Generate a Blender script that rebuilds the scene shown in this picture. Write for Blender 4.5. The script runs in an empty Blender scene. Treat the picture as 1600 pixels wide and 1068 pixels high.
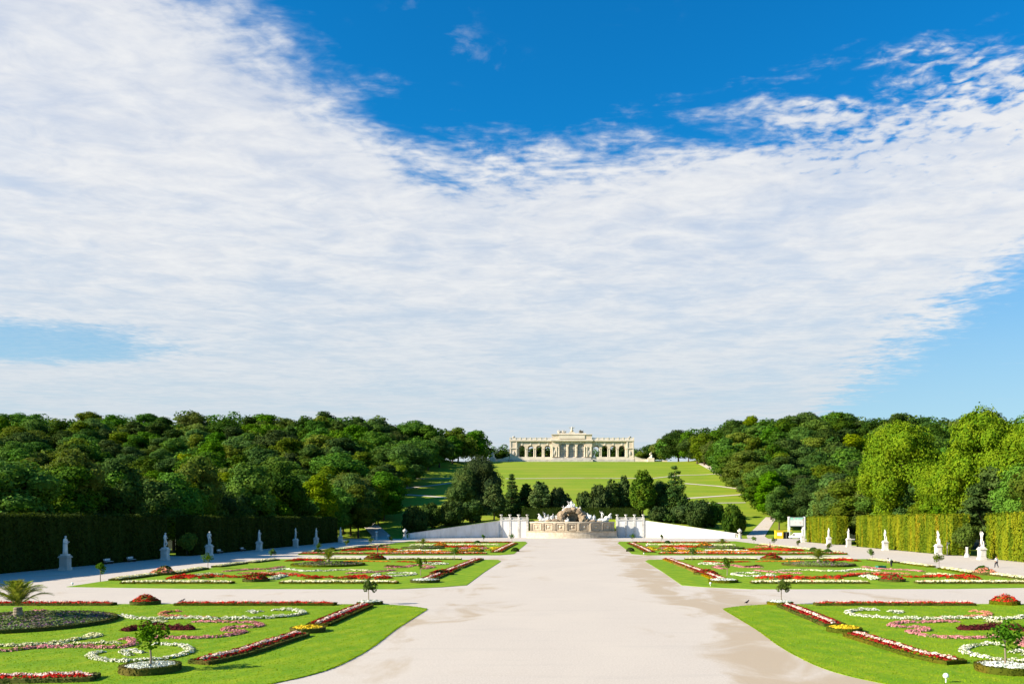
import bpy, bmesh, math, random
import numpy as np
from mathutils import Vector, Matrix
from mathutils.geometry import tessellate_polygon

scene = bpy.context.scene
COL = scene.collection
R = math.radians

# ------------------------------------------------------------------ camera
CAMZ, FPX, CX, HY = 7.3, 1322.0, 893.0, 812.0        # eye height (m), focal length (photo px), axis column, horizon row
cd = bpy.data.cameras.new('camera'); cam = bpy.data.objects.new('camera', cd); COL.objects.link(cam)
cam.location = (0, 0, CAMZ); cam.rotation_euler = (R(90), 0, 0)
cd.sensor_width = 36; cd.lens = 36 * FPX / 1600
cd.shift_x = -(CX - 800) / 1600; cd.shift_y = (HY - 534) / 1600
cd.clip_start = 0.5; cd.clip_end = 20000
scene.camera = cam

# ------------------------------------------------------------------ light
SUN_EL, SUN_AZ = R(27), R(20)                          # AZ: turned from -X towards the camera's back
sdir = Vector((-math.cos(SUN_AZ) * math.cos(SUN_EL), -math.sin(SUN_AZ) * math.cos(SUN_EL), math.sin(SUN_EL)))
sl = bpy.data.lights.new('sun', 'SUN'); sl.energy = 5.0; sl.angle = R(0.5); sl.color = (1, 0.9, 0.74)
so = bpy.data.objects.new('sun', sl); COL.objects.link(so)
so.rotation_euler = (-sdir).to_track_quat('-Z', 'Y').to_euler(); so.location = (-200, -80, 120)

class NT:
    """small helper to write node trees"""
    def __init__(s, tree): s.t = tree; s.n = tree.nodes; s.l = tree.links
    def new(s, kind, **kw):
        n = s.n.new(kind)
        for k, v in kw.items():
            if k in n.inputs: s.put(n.inputs[k], v)
            else: setattr(n, k, v)
        return n
    def put(s, sock, v):
        if isinstance(v, bpy.types.NodeSocket): s.l.new(v, sock)
        elif v is not None:
            if sock.type == 'RGBA' and len(v) == 3: v = (*v, 1)
            sock.default_value = v
    def m(s, op, a, b=None, c=None, clamp=False):
        n = s.n.new('ShaderNodeMath'); n.operation = op; n.use_clamp = clamp
        for i, v in enumerate((a, b, c)):
            if v is not None: s.put(n.inputs[i], v)
        return n.outputs[0]
    def mix(s, f, a, b, mode='MIX'):
        n = s.n.new('ShaderNodeMix'); n.data_type = 'RGBA'; n.blend_type = mode
        s.put(n.inputs[0], f); s.put(n.inputs[6], a); s.put(n.inputs[7], b)
        return n.outputs[2]
    def noise(s, vec, scale, detail=3, rough=0.55, dist=0.0):
        n = s.n.new('ShaderNodeTexNoise'); s.put(n.inputs['Vector'], vec)
        n.inputs['Scale'].default_value = scale; n.inputs['Detail'].default_value = detail
        n.inputs['Roughness'].default_value = rough; n.inputs['Distortion'].default_value = dist
        return n.outputs['Fac']
    def ramp(s, f, lo, hi, a=0.0, b=1.0, smooth=True):
        n = s.n.new('ShaderNodeMapRange'); n.interpolation_type = 'SMOOTHSTEP' if smooth else 'LINEAR'
        s.put(n.inputs[0], f)
        for i, v in zip((1, 2, 3, 4), (lo, hi, a, b)): s.put(n.inputs[i], v)
        return n.outputs[0]
    def comb(s, x, y, z):
        n = s.n.new('ShaderNodeCombineXYZ')
        for i, v in enumerate((x, y, z)): s.put(n.inputs[i], v)
        return n.outputs[0]
    def sep(s, v):
        n = s.n.new('ShaderNodeSeparateXYZ'); s.put(n.inputs[0], v); return n.outputs

# sky: Nishita blue with a high sheet of rippled cloud, laid out on a plane overhead
w = bpy.data.worlds.new('World'); scene.world = w; w.use_nodes = True
N = NT(w.node_tree); N.n.clear()
sky = N.new('ShaderNodeTexSky', sky_type='NISHITA', sun_disc=False)
sky.sun_elevation = SUN_EL
sky.sun_rotation = math.atan2(sdir.x, sdir.y)
sky.air_density = 1.0; sky.dust_density = 0.3; sky.ozone_density = 3.0
tc = N.new('ShaderNodeTexCoord').outputs['Generated']
d = N.sep(tc)
dz = N.m('MAXIMUM', d[2], 0.02)
px = N.m('DIVIDE', d[0], dz); py = N.m('DIVIDE', d[1], dz)
pv = N.comb(px, py, 0)
hsv = N.new('ShaderNodeHueSaturation'); N.put(hsv.inputs['Color'], sky.outputs[0])
hsv.inputs['Saturation'].default_value = 1.32; hsv.inputs['Hue'].default_value = 0.497
low = N.ramp(d[2], 0.05, 0.42)                             # paler, hazier blue towards the horizon
blue = N.mix(1.0, hsv.outputs[0], N.mix(low, (0.85, 0.98, 1.0), (0.16, 1.16, 1.36)), 'MULTIPLY')
blue = N.mix(N.m('MULTIPLY', N.m('SUBTRACT', 1.0, low), 0.7), blue, (3.5, 4.9, 5.7))
n_big = N.noise(pv, 1.1, 5, 0.6, 0.4)
n_mid = N.noise(N.comb(px, N.m('MULTIPLY', py, 1.3), 3.1), 5.0, 6, 0.62, 0.5)
n_rip = N.noise(N.comb(N.m('MULTIPLY', px, 0.55), N.m('ADD', N.m('MULTIPLY', py, 1.2), N.m('MULTIPLY', px, 0.3)), 7.7), 13.0, 4, 0.55, 0.8)
n_cel = N.noise(N.comb(px, py, 1.7), 26.0, 3, 0.5, 0.3)
# edge of the sheet: clear overhead, cloud beyond
edge = N.m('SUBTRACT', 2.26, N.m('MULTIPLY', N.m('MAXIMUM', px, 0.0), 0.50))
edge = N.m('SUBTRACT', edge, N.m('MULTIPLY', N.m('MAXIMUM', N.m('SUBTRACT', -0.46, px), 0.0), 2.6))
edge = N.m('MAXIMUM', edge, 0.7)
wob = N.m('ADD', N.m('MULTIPLY', N.m('SUBTRACT', n_big, 0.5), 0.9), N.m('MULTIPLY', N.m('SUBTRACT', n_mid, 0.5), 0.95))
wob = N.m('ADD', wob, N.m('MULTIPLY', N.m('SUBTRACT', n_cel, 0.5), 0.16))
n_str = N.noise(N.comb(N.m('MULTIPLY', px, 0.5), N.m('MULTIPLY', py, 2.6), 5.5), 3.4, 5, 0.6, 0.6)   # drawn-out wisps along the edge
d1 = N.m('ADD', N.m('ADD', N.m('SUBTRACT', py, edge), wob), N.m('MULTIPLY', N.m('SUBTRACT', n_str, 0.5), 0.55))
a1 = N.ramp(d1, N.ramp(px, -0.85, -0.25, -1.0, -0.28), N.ramp(px, -0.85, -0.25, 1.0, 0.62))      # the sheet thins out softly on the sunward side
d2 = N.m('ADD', N.m('SUBTRACT', N.m('ADD', 1.85, N.m('MULTIPLY', N.m('MAXIMUM', N.m('SUBTRACT', py, 4.0), 0.0), 0.16)), px), N.m('MULTIPLY', wob, 0.9))
a2 = N.ramp(d2, -0.35, 0.6)
hx = N.m('DIVIDE', N.m('ADD', px, 3.2), 1.15); hy_ = N.m('DIVIDE', N.m('SUBTRACT', py, 4.75), 0.78)
hole = N.m('SQRT', N.m('ADD', N.m('MULTIPLY', hx, hx), N.m('MULTIPLY', hy_, hy_)))
a3 = N.ramp(N.m('ADD', hole, N.m('MULTIPLY', wob, 0.55)), 0.45, 1.25, 0.22, 1.0)
wisp = N.m('MULTIPLY', N.ramp(n_mid, 0.56, 0.75), N.ramp(n_big, 0.5, 0.66))
cov = N.m('MULTIPLY', N.m('MULTIPLY', a1, a2), a3)
fine = N.m('ADD', N.m('MULTIPLY', n_rip, 0.55), N.m('MULTIPLY', n_cel, 0.45))
thick = N.m('ADD', cov, N.m('MULTIPLY', N.m('MULTIPLY', N.m('SUBTRACT', fine, 0.52), 0.7), N.ramp(cov, 0.0, 0.4, 0.2, 1.0)), clamp=True)
cells = N.m('MULTIPLY', N.m('SUBTRACT', N.noise(N.comb(px, py, 6.1), 22.0, 3, 0.5, 0.4), 0.53), N.m('MULTIPLY', N.ramp(px, 0.2, 0.8), N.ramp(py, 3.1, 2.2, 0.25, 1.0)))      # small separate puffs
thick = N.m('ADD', thick, N.m('MULTIPLY', N.m('MULTIPLY', cells, 1.9), N.ramp(cov, 0.0, 0.45)), clamp=True)
veil = N.ramp(N.m('ADD', N.m('MULTIPLY', n_big, 0.6), N.m('MULTIPLY', n_mid, 0.4)), 0.34, 0.60, 0.72, 0.98)   # thinner and thicker places
alpha = N.m('MULTIPLY', N.ramp(thick, 0.06, 0.80), veil)
far = N.ramp(py, 1.6, 8.0)                                  # distance along the sheet
alpha = N.m('MAXIMUM', alpha, N.m('MULTIPLY', wisp, 0.3))
shade = N.ramp(N.m('ADD', N.m('MULTIPLY', fine, 0.32), N.m('MULTIPLY', n_mid, 0.4)), 0.24, 0.50)
shade = N.m('ADD', N.m('MULTIPLY', shade, 0.75), N.m('MULTIPLY', N.ramp(n_big, 0.3, 0.65), 0.25))
CW, CG = (6.35, 6.4, 6.45), (5.1, 5.3, 5.75)
ccol = N.mix(shade, CG, CW)
ccol = N.mix(N.m('MULTIPLY', far, 0.55), ccol, (3.7, 4.5, 5.1))
col = N.mix(alpha, blue, ccol)
col = N.mix(N.ramp(d[2], -0.02, 0.0), (1.2, 1.3, 1.1), col)
bg = N.new('ShaderNodeBackground', Strength=0.062); N.put(bg.inputs['Color'], col)
out = N.new('ShaderNodeOutputWorld'); N.l.new(bg.outputs[0], out.inputs[0])

vs = scene.view_settings
vs.view_transform = 'Standard'; vs.look = 'None'; vs.exposure = 1.2; vs.gamma = 1; vs.use_curve_mapping = False
scene.render.engine = 'CYCLES'
scene.cycles.max_bounces = 6; scene.cycles.diffuse_bounces = 3; scene.cycles.transparent_max_bounces = 4
scene.cycles.use_adaptive_sampling = True

# ------------------------------------------------------------------ materials
MATS = {}
def mat(name, c1, c2=None, scale=1.0, rough=0.8, bump=0.0, bscale=None, spec=0.25, metal=0.0, stretch=None, detail=4, lo=0.35, hi=0.65, obj_rand=0.0, c3=None):
    m = bpy.data.materials.new(name); m.use_nodes = True; T = NT(m.node_tree); T.n.clear()
    b = T.new('ShaderNodeBsdfPrincipled'); o = T.new('ShaderNodeOutputMaterial'); T.l.new(b.outputs[0], o.inputs[0])
    b.inputs['Roughness'].default_value = rough; b.inputs['Specular IOR Level'].default_value = spec; b.inputs['Metallic'].default_value = metal
    pos = T.new('ShaderNodeNewGeometry').outputs['Position']
    if stretch:
        mp = T.new('ShaderNodeMapping'); T.put(mp.inputs[0], pos); mp.inputs['Scale'].default_value = stretch; vec = mp.outputs[0]
    else: vec = pos
    col = (*c1, 1)
    if c2:
        col = T.mix(T.ramp(T.noise(vec, scale, detail), lo, hi), c1, c2)
    if c3:
        col = T.mix(T.ramp(T.noise(vec, scale * 0.23, 3), 0.5, 0.7), col, c3)
    if obj_rand:
        r = T.new('ShaderNodeObjectInfo').outputs['Random']
        col = T.mix(1.0, col, T.mix(r, (1 - obj_rand,) * 3, (1 + obj_rand,) * 3), 'MULTIPLY')
    T.put(b.inputs['Base Color'], col)
    if bump:
        bn = T.new('ShaderNodeBump'); bn.inputs['Strength'].default_value = bump; bn.inputs['Distance'].default_value = 0.05
        T.put(bn.inputs['Height'], T.noise(vec, bscale or scale * 4, 4)); T.l.new(bn.outputs[0], b.inputs['Normal'])
    MATS[name] = m; return m

def leaf_mat(name, dark, light, tint=None, trans=0.3, orand=0.25, vstreak=None, warm=None, nscale=0.25):
    """foliage: colour varies leaf by leaf, clump by clump and plant by plant"""
    m = bpy.data.materials.new(name); m.use_nodes = True; T = NT(m.node_tree); T.n.clear()
    g = T.new('ShaderNodeNewGeometry'); r = g.outputs['Random Per Island']; pos = g.outputs['Position']
    col = T.mix(r, dark, light)
    if tint: col = T.mix(T.m('MULTIPLY', T.ramp(T.noise(pos, nscale, 3), 0.45, 0.65), 0.7), col, tint)
    if vstreak:
        mp = T.new('ShaderNodeMapping'); T.put(mp.inputs[0], pos); mp.inputs['Scale'].default_value = (1, 1, 0.07)
        col = T.mix(T.ramp(T.noise(mp.outputs[0], 0.9, 4), 0.42, 0.62), col, vstreak)
        if warm: col = T.mix(T.m('MULTIPLY', T.ramp(T.noise(mp.outputs[0], 0.45, 3), 0.54, 0.66), 0.75), col, warm)
    if orand:
        q = T.new('ShaderNodeObjectInfo').outputs['Random']
        h = T.new('ShaderNodeHueSaturation'); T.put(h.inputs['Color'], col)
        T.put(h.inputs['Hue'], T.ramp(q, 0, 1, 0.5 - 0.018 * orand * 4, 0.5 + 0.012 * orand * 4, False))
        T.put(h.inputs['Value'], T.ramp(T.m('FRACT', T.m('MULTIPLY', q, 7.31)), 0, 1, 1 - orand, 1 + orand * 1.3, False))
        T.put(h.inputs['Saturation'], T.ramp(T.m('FRACT', T.m('MULTIPLY', q, 3.77)), 0, 1, 0.85, 1.1, False))
        col = h.outputs[0]
    b = T.new('ShaderNodeBsdfPrincipled'); b.inputs['Roughness'].default_value = 0.8; b.inputs['Specular IOR Level'].default_value = 0.06
    T.put(b.inputs['Base Color'], col)
    o = T.new('ShaderNodeOutputMaterial')
    if trans:
        t = T.new('ShaderNodeBsdfTranslucent'); T.put(t.inputs[0], T.mix(1.0, col, (1.25, 1.2, 0.5), 'MULTIPLY'))
        ms = T.new('ShaderNodeMixShader'); ms.inputs[0].default_value = trans
        T.l.new(b.outputs[0], ms.inputs[1]); T.l.new(t.outputs[0], ms.inputs[2]); T.l.new(ms.outputs[0], o.inputs[0])
    else: T.l.new(b.outputs[0], o.inputs[0])
    MATS[name] = m; return m

M = MATS
mat('white_stone', (0.66, 0.64, 0.60), (0.52, 0.49, 0.44), 1.3, 0.75, 0.3, 9, c3=(0.42, 0.40, 0.36))
mat('marble', (0.72, 0.70, 0.66), (0.58, 0.55, 0.50), 1.6, 0.6, 0.2, 8)
mat('wall_plaster', (0.74, 0.73, 0.71), (0.64, 0.62, 0.58), 0.5, 0.85, 0.15, 6, stretch=(1, 1, 0.35))
mat('tan_stone', (0.52, 0.42, 0.29), (0.40, 0.31, 0.21), 0.8, 0.85, 0.4, 5, c3=(0.33, 0.27, 0.2))
mat('tan_pale', (0.58, 0.50, 0.38), (0.46, 0.38, 0.28), 0.9, 0.85, 0.3, 5)
mat('rock', (0.36, 0.27, 0.175), (0.18, 0.13, 0.085), 0.7, 0.95, 1.0, 2.5)
mat('gloriette_stone', (0.66, 0.55, 0.42), (0.57, 0.46, 0.34), 0.25, 0.85)
mat('gloriette_pale', (0.69, 0.60, 0.48), (0.60, 0.52, 0.41), 0.3, 0.85)
mat('gloriette_grey', (0.55, 0.50, 0.44), (0.42, 0.38, 0.33), 0.4, 0.85)
mat('dark_bronze', (0.10, 0.09, 0.07), (0.16, 0.13, 0.09), 1.0, 0.6)
mat('window_glass', (0.10, 0.14, 0.18), None, rough=0.3, spec=0.6)
mat('glass_dark', (0.02, 0.025, 0.03), None, rough=0.1, spec=0.6)
mat('bark', (0.11, 0.075, 0.05), (0.06, 0.042, 0.03), 2.5, 0.95, 0.8, 6, stretch=(1, 1, 0.25))
mat('pale_bark', (0.30, 0.25, 0.18), (0.18, 0.14, 0.10), 2.5, 0.95, 0.6, 6, stretch=(1, 1, 0.25))
mat('pine_bark', (0.28, 0.17, 0.10), (0.16, 0.10, 0.06), 1.5, 0.95, 0.6, 4, stretch=(1, 1, 0.25))
mat('soil', (0.05, 0.035, 0.022), (0.08, 0.055, 0.035), 6, 0.95, 0.6, 20)
mat('dark_wood', (0.10, 0.07, 0.045), (0.06, 0.04, 0.03), 4, 0.8)
mat('white_paint', (0.8, 0.8, 0.78), None, rough=0.4, spec=0.5)
mat('yellow_paint', (0.78, 0.55, 0.02), (0.7, 0.48, 0.02), 1.5, 0.45)
mat('black_rubber', (0.02, 0.02, 0.02), None, rough=0.7)
mat('grey_metal', (0.35, 0.36, 0.37), None, rough=0.4, metal=0.6)
mat('red_paint', (0.45, 0.03, 0.02), None, rough=0.4)
mat('skin', (0.50, 0.30, 0.21), None, rough=0.6)
mat('hair', (0.03, 0.02, 0.015), None, rough=0.7)
mat('white_cloth', (0.78, 0.77, 0.76), None, rough=0.9)
mat('dark_cloth', (0.025, 0.027, 0.04), None, rough=0.9)
mat('red_cloth', (0.30, 0.06, 0.06), None, rough=0.9)
mat('green_cloth', (0.03, 0.18, 0.12), None, rough=0.9)
mat('feather', (0.02, 0.02, 0.022), None, rough=0.6)
mat('water', (0.05, 0.09, 0.09), None, rough=0.05, spec=0.6)

# foliage
leaf_mat('leaf_mid', (0.028, 0.084, 0.007), (0.082, 0.168, 0.012), (0.094, 0.165, 0.010), orand=0.25, trans=0.2)
leaf_mat('leaf_dark', (0.016, 0.046, 0.006), (0.046, 0.094, 0.010), (0.056, 0.090, 0.008), orand=0.25, trans=0.18)
leaf_mat('leaf_yellow', (0.085, 0.145, 0.006), (0.165, 0.225, 0.009), (0.170, 0.205, 0.011), orand=0.15)
leaf_mat('leaf_fresh', (0.036, 0.105, 0.008), (0.085, 0.185, 0.014), (0.075, 0.170, 0.012), orand=0.2, trans=0.22)
leaf_mat('leaf_olive', (0.052, 0.094, 0.008), (0.108, 0.155, 0.013), (0.125, 0.145, 0.014), orand=0.15)
leaf_mat('leaf_plane', (0.066, 0.150, 0.005), (0.180, 0.268, 0.008), (0.195, 0.255, 0.008), trans=0.3, orand=0)
leaf_mat('needle_dark', (0.016, 0.046, 0.010), (0.048, 0.092, 0.014), (0.055, 0.085, 0.010), trans=0.12)
leaf_mat('needle_pine', (0.030, 0.070, 0.011), (0.072, 0.125, 0.016), (0.090, 0.118, 0.016), trans=0.12, orand=0.12)
leaf_mat('hedge_leaf_sunlit', (0.065, 0.120, 0.006), (0.155, 0.205, 0.008), None, orand=0, vstreak=(0.225, 0.245, 0.009), warm=(0.310, 0.235, 0.012))  # bright copy for the sunny side, sunlight put into the leaf colour
leaf_mat('hedge_leaf_shaded', (0.017, 0.034, 0.005), (0.040, 0.062, 0.007), None, orand=0, vstreak=(0.037, 0.058, 0.007))  # much darker copy of the hedge leaf, shade put into its colour
leaf_mat('box_leaf', (0.041, 0.065, 0.006), (0.103, 0.111, 0.011), (0.138, 0.098, 0.013), trans=0.1, orand=0.1, nscale=0.6)
leaf_mat('box_leaf_orange_sunlit', (0.192, 0.132, 0.012), (0.350, 0.190, 0.018), (0.245, 0.165, 0.012), trans=0.15, orand=0.1)  # orange tint of the edging, with the sunlight on it painted in
leaf_mat('plant_green', (0.052, 0.116, 0.010), (0.131, 0.206, 0.018), None, trans=0.2, orand=0.1)
leaf_mat('plant_greygreen', (0.070, 0.125, 0.022), (0.145, 0.200, 0.045), (0.145, 0.110, 0.075), trans=0.1, orand=0.1, nscale=0.45)
leaf_mat('palm_leaf', (0.095, 0.150, 0.015), (0.240, 0.290, 0.035), (0.28, 0.28, 0.045), trans=0.25, orand=0.15, nscale=1.0)
for nm, a, b in (('red', (0.42, 0.012, 0.010), (0.62, 0.03, 0.015)), ('deep_red', (0.20, 0.008, 0.012), (0.36, 0.015, 0.012)), ('pink', (0.55, 0.17, 0.20), (0.70, 0.32, 0.33)),
                 ('salmon', (0.62, 0.20, 0.12), (0.72, 0.33, 0.22)), ('white', (0.72, 0.70, 0.52), (0.84, 0.83, 0.72)), ('cream', (0.66, 0.62, 0.30), (0.80, 0.78, 0.55)),
                 ('pale', (0.72, 0.46, 0.40), (0.80, 0.68, 0.58)), ('yellow', (0.60, 0.40, 0.02), (0.74, 0.55, 0.03)), ('maroon', (0.055, 0.010, 0.014), (0.12, 0.02, 0.02)),
                 ('purple', (0.12, 0.055, 0.12), (0.22, 0.12, 0.20)), ('silver', (0.50, 0.53, 0.48), (0.70, 0.72, 0.66)), ('orange', (0.62, 0.17, 0.02), (0.72, 0.28, 0.03))):
    leaf_mat('petal_' + nm, a, b, None, trans=0.12, orand=0)

# ------------------------------------------------------------------ helpers
rng = np.random.default_rng(11)
def G(x, y):
    """photo pixel of a point on the flat parterre -> ground position"""
    D = FPX * CAMZ / (y - HY); return ((x - CX) / FPX * D, D)

def np_mesh(name, V, F, mats=None, midx=None, smooth=False):
    """V (n,3); F (m,k) all faces with k corners"""
    V = np.asarray(V, dtype=np.float32); F = np.asarray(F, dtype=np.int32)
    me = bpy.data.meshes.new(name)
    me.vertices.add(len(V)); me.vertices.foreach_set('co', V.ravel())
    me.loops.add(F.size); me.loops.foreach_set('vertex_index', F.ravel())
    me.polygons.add(len(F)); me.polygons.foreach_set('loop_start', np.arange(len(F), dtype=np.int32) * F.shape[1])
    try: me.polygons.foreach_set('loop_total', np.full(len(F), F.shape[1], dtype=np.int32))
    except Exception: pass
    if mats:
        for m_ in mats: me.materials.append(M[m_])
    if midx is not None: me.polygons.foreach_set('material_index', np.asarray(midx, dtype=np.int32))
    me.polygons.foreach_set('use_smooth', np.full(len(F), bool(smooth)))
    me.update(calc_edges=True); me.validate(); return me

def leaves(P, Nn, size, rs, jitter=0.6, aspect=1.5, vary=0.4):
    """diamond leaf faces at points P facing about Nn"""
    n = len(P)
    A = Nn + rs.normal(0, jitter, (n, 3)); A /= np.linalg.norm(A, axis=1, keepdims=True) + 1e-9
    B = rs.normal(0, 1, (n, 3)); U = np.cross(A, B); U /= np.linalg.norm(U, axis=1, keepdims=True) + 1e-9
    W = np.cross(A, U); s = size * (1 + rs.uniform(-vary, vary, (n, 1)))
    a = s * 0.5 * aspect; b = s * 0.5
    V = np.stack([P - U * a, P - W * b + U * a * 0.15, P + U * a, P + W * b + U * a * 0.15], axis=1).reshape(-1, 3)
    return V, np.arange(4 * n).reshape(n, 4)

def obj(name, me, parent=None, loc=None, rot=None, scale=None):
    o = bpy.data.objects.new(name, me); COL.objects.link(o)
    if parent: o.parent = parent
    if loc is not None: o.location = loc
    if rot is not None: o.rotation_euler = rot if hasattr(rot, '__len__') else (0, 0, rot)
    if scale is not None: o.scale = scale if hasattr(scale, '__len__') else (scale,) * 3
    return o
def thing(name, label, cat, loc=(0, 0, 0), rot=0, group=None):
    o = obj(name, None, loc=loc, rot=rot); o.empty_display_size = 0.2
    return tag(o, label, cat, group)
def tag(o, label, cat, group=None):
    o['label'] = label; o['category'] = cat
    if group: o['group'] = group
    return o
def struct(name, me): o = obj(name, me); o['kind'] = 'structure'; return o
def stuff(o): o['kind'] = 'stuff'; return o

class MB:
    """collects simple solids in one bmesh"""
    def __init__(s): s.b = bmesh.new()
    def box(s, x0, x1, y0, y1, z0, z1, top=1.0):
        cx, cy = (x0 + x1) / 2, (y0 + y1) / 2
        v = [s.b.verts.new((cx + (x - cx) * k, cy + (y - cy) * k, z)) for z, k in ((z0, 1), (z1, top)) for x, y in ((x0, y0), (x1, y0), (x1, y1), (x0, y1))]
        for f in ((3, 2, 1, 0), (4, 5, 6, 7), (0, 1, 5, 4), (1, 2, 6, 5), (2, 3, 7, 6), (3, 0, 4, 7)): s.b.faces.new([v[i] for i in f])
        return s
    def prism(s, pts, z0, z1):
        lo = [s.b.verts.new((x, y, z0)) for x, y in pts]; hi = [s.b.verts.new((x, y, z1)) for x, y in pts]; n = len(pts)
        for i in range(n): s.b.faces.new((lo[i], lo[(i + 1) % n], hi[(i + 1) % n], hi[i]))
        for a, b_, c in tessellate_polygon([[Vector((x, y, 0)) for x, y in pts]]):
            try: s.b.faces.new((hi[a], hi[b_], hi[c])); s.b.faces.new((lo[c], lo[b_], lo[a]))
            except ValueError: pass
        return s
    def extrude_xz(s, pts, y0, y1):
        """outline in x,z pushed through y"""
        f = [s.b.verts.new((x, y0, z)) for x, z in pts]; k = [s.b.verts.new((x, y1, z)) for x, z in pts]; n = len(pts)
        for i in range(n): s.b.faces.new((f[i], f[(i + 1) % n], k[(i + 1) % n], k[i]))
        for a, b_, c in tessellate_polygon([[Vector((x, z, 0)) for x, z in pts]]):
            try: s.b.faces.new((f[a], f[b_], f[c])); s.b.faces.new((k[c], k[b_], k[a]))
            except ValueError: pass
        return s
    def lathe(s, prof, cx=0, cy=0, seg=16, sx=1.0, sy=1.0, pleat=None):
        rows = []
        for i, (r, z) in enumerate(prof):
            row = []
            for j in range(seg):
                t = 2 * math.pi * j / seg; rr = r * (1 + (pleat[1] * math.sin(pleat[0] * t + i * 0.3) if pleat else 0))
                row.append(s.b.verts.new((cx + rr * math.cos(t) * sx, cy + rr * math.sin(t) * sy, z)))
            rows.append(row)
        for i in range(len(rows) - 1):
            for j in range(seg):
                s.b.faces.new((rows[i][j], rows[i][(j + 1) % seg], rows[i + 1][(j + 1) % seg], rows[i + 1][j]))
        s.b.faces.new(list(reversed(rows[0]))); s.b.faces.new(rows[-1]); return s
    def tube(s, pts, rad, seg=7):
        pts = [Vector(p) for p in pts]; rows = []
        for i, p in enumerate(pts):
            t = (pts[min(i + 1, len(pts) - 1)] - pts[max(i - 1, 0)]).normalized()
            u = t.cross(Vector((0.3, 1, 0.1))).normalized(); v = t.cross(u); r = rad[i] if hasattr(rad, '__len__') else rad
            rows.append([s.b.verts.new(p + (u * math.cos(2 * math.pi * k / seg) + v * math.sin(2 * math.pi * k / seg)) * r) for k in range(seg)])
        for i in range(len(rows) - 1):
            for k in range(seg): s.b.faces.new((rows[i][k], rows[i][(k + 1) % seg], rows[i + 1][(k + 1) % seg], rows[i + 1][k]))
        s.b.faces.new(rows[0]); s.b.faces.new(list(reversed(rows[-1]))); return s
    def ball(s, c, r, sx=1, sy=1, sz=1, sub=2, rs=None, rough=0.0):
        q = bmesh.ops.create_icosphere(s.b, subdivisions=sub, radius=1)
        for v in q['verts']:
            k = r * (1 + (rs.uniform(-rough, rough) if rs is not None else 0)); v.co = Vector((c[0] + v.co.x * k * sx, c[1] + v.co.y * k * sy, c[2] + v.co.z * k * sz))
        return s
    def done(s, name, material, smooth=False, bevel=0.0):
        if bevel: bmesh.ops.bevel(s.b, geom=[e for e in s.b.edges], offset=bevel, segments=1, affect='EDGES')
        bmesh.ops.recalc_face_normals(s.b, faces=s.b.faces)
        if smooth:
            for f in s.b.faces: f.smooth = True
        me = bpy.data.meshes.new(name); s.b.to_mesh(me); s.b.free(); me.materials.append(M[material]); return me
    def part(s, name, material, parent=None, **kw): return obj(name, s.done(name, material, **kw), parent)

def copy_tree(o, parent=None):
    c = o.copy(); COL.objects.link(c); c.parent = parent
    for ch in list(o.children): copy_tree(ch, c)
    return c
def bz(p): return p

# ------------------------------------------------------------------ land
AX = 0.3                                                # the garden's axis stands 0.3 m right of the camera
def smooth(a, b, x):
    t = np.clip((x - a) / (b - a), 0, 1); return t * t * (3 - 2 * t)
def wallY(X):
    a = np.abs(X - AX); return 352 - 20 * np.clip((a - 30) / 35, 0, 1)
PROF = np.array([(300, 7.6), (352, 7.6), (385, 8.4), (412, 11.5), (636, 50.6), (652, 52.3), (700, 55.0), (780, 55.5), (900, 50), (1500, 30), (6000, 0), (20000, 0)])
def H(X, Y):
    X = np.asarray(X, float); Y = np.asarray(Y, float); a = np.abs(X - AX)
    p = np.interp(Y, PROF[:, 0], PROF[:, 1])
    f0 = 7.5 * np.clip((65 - a) / 35, 0, 1); wy = wallY(X)
    s = smooth(wy + 2, 402.0, Y)
    h = f0 * (1 - s) + p * s
    h = h + 11.5 * smooth(80, 170, a) * smooth(430, 640, Y) * (1 - smooth(900, 1500, Y))
    return np.where(Y > wy + 0.45, h, 0.0)
def hill_hit(x, y):
    """photo pixel -> point on the hillside"""
    Y = np.arange(356, 1200, 0.25); u = (x - CX) / FPX; v = (HY - y) / FPX
    k = np.nonzero(CAMZ + v * Y <= H(u * Y, Y))[0]
    Yh = Y[k[0]] if len(k) else 640.0
    return (u * Yh, Yh)

xs = np.unique(np.concatenate([np.linspace(-130, 130, 105), np.linspace(-600, 600, 61), [-9000, -3000, -1200, 1200, 3000, 9000]]))
rowsY = [-400, 0, 100, 200, 300]
offs = np.unique(np.concatenate([np.linspace(0.6, 60, 25), np.linspace(60, 360, 76), np.linspace(360, 620, 20), [900, 1500, 3000, 8000, 12000]]))
V = []; nx = len(xs)
for yy in rowsY: V += [(x, yy, -0.03) for x in xs]
V += [(x, float(wallY(x)) + 0.3, -0.03) for x in xs]
for o_ in offs:
    Yr = wallY(xs) + o_; Z = H(xs, Yr) - 0.03; V += list(zip(xs, Yr, Z))
nr = len(V) // nx
F = [(r * nx + i, r * nx + i + 1, (r + 1) * nx + i + 1, (r + 1) * nx + i) for r in range(nr - 1) for i in range(nx - 1)]

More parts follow.
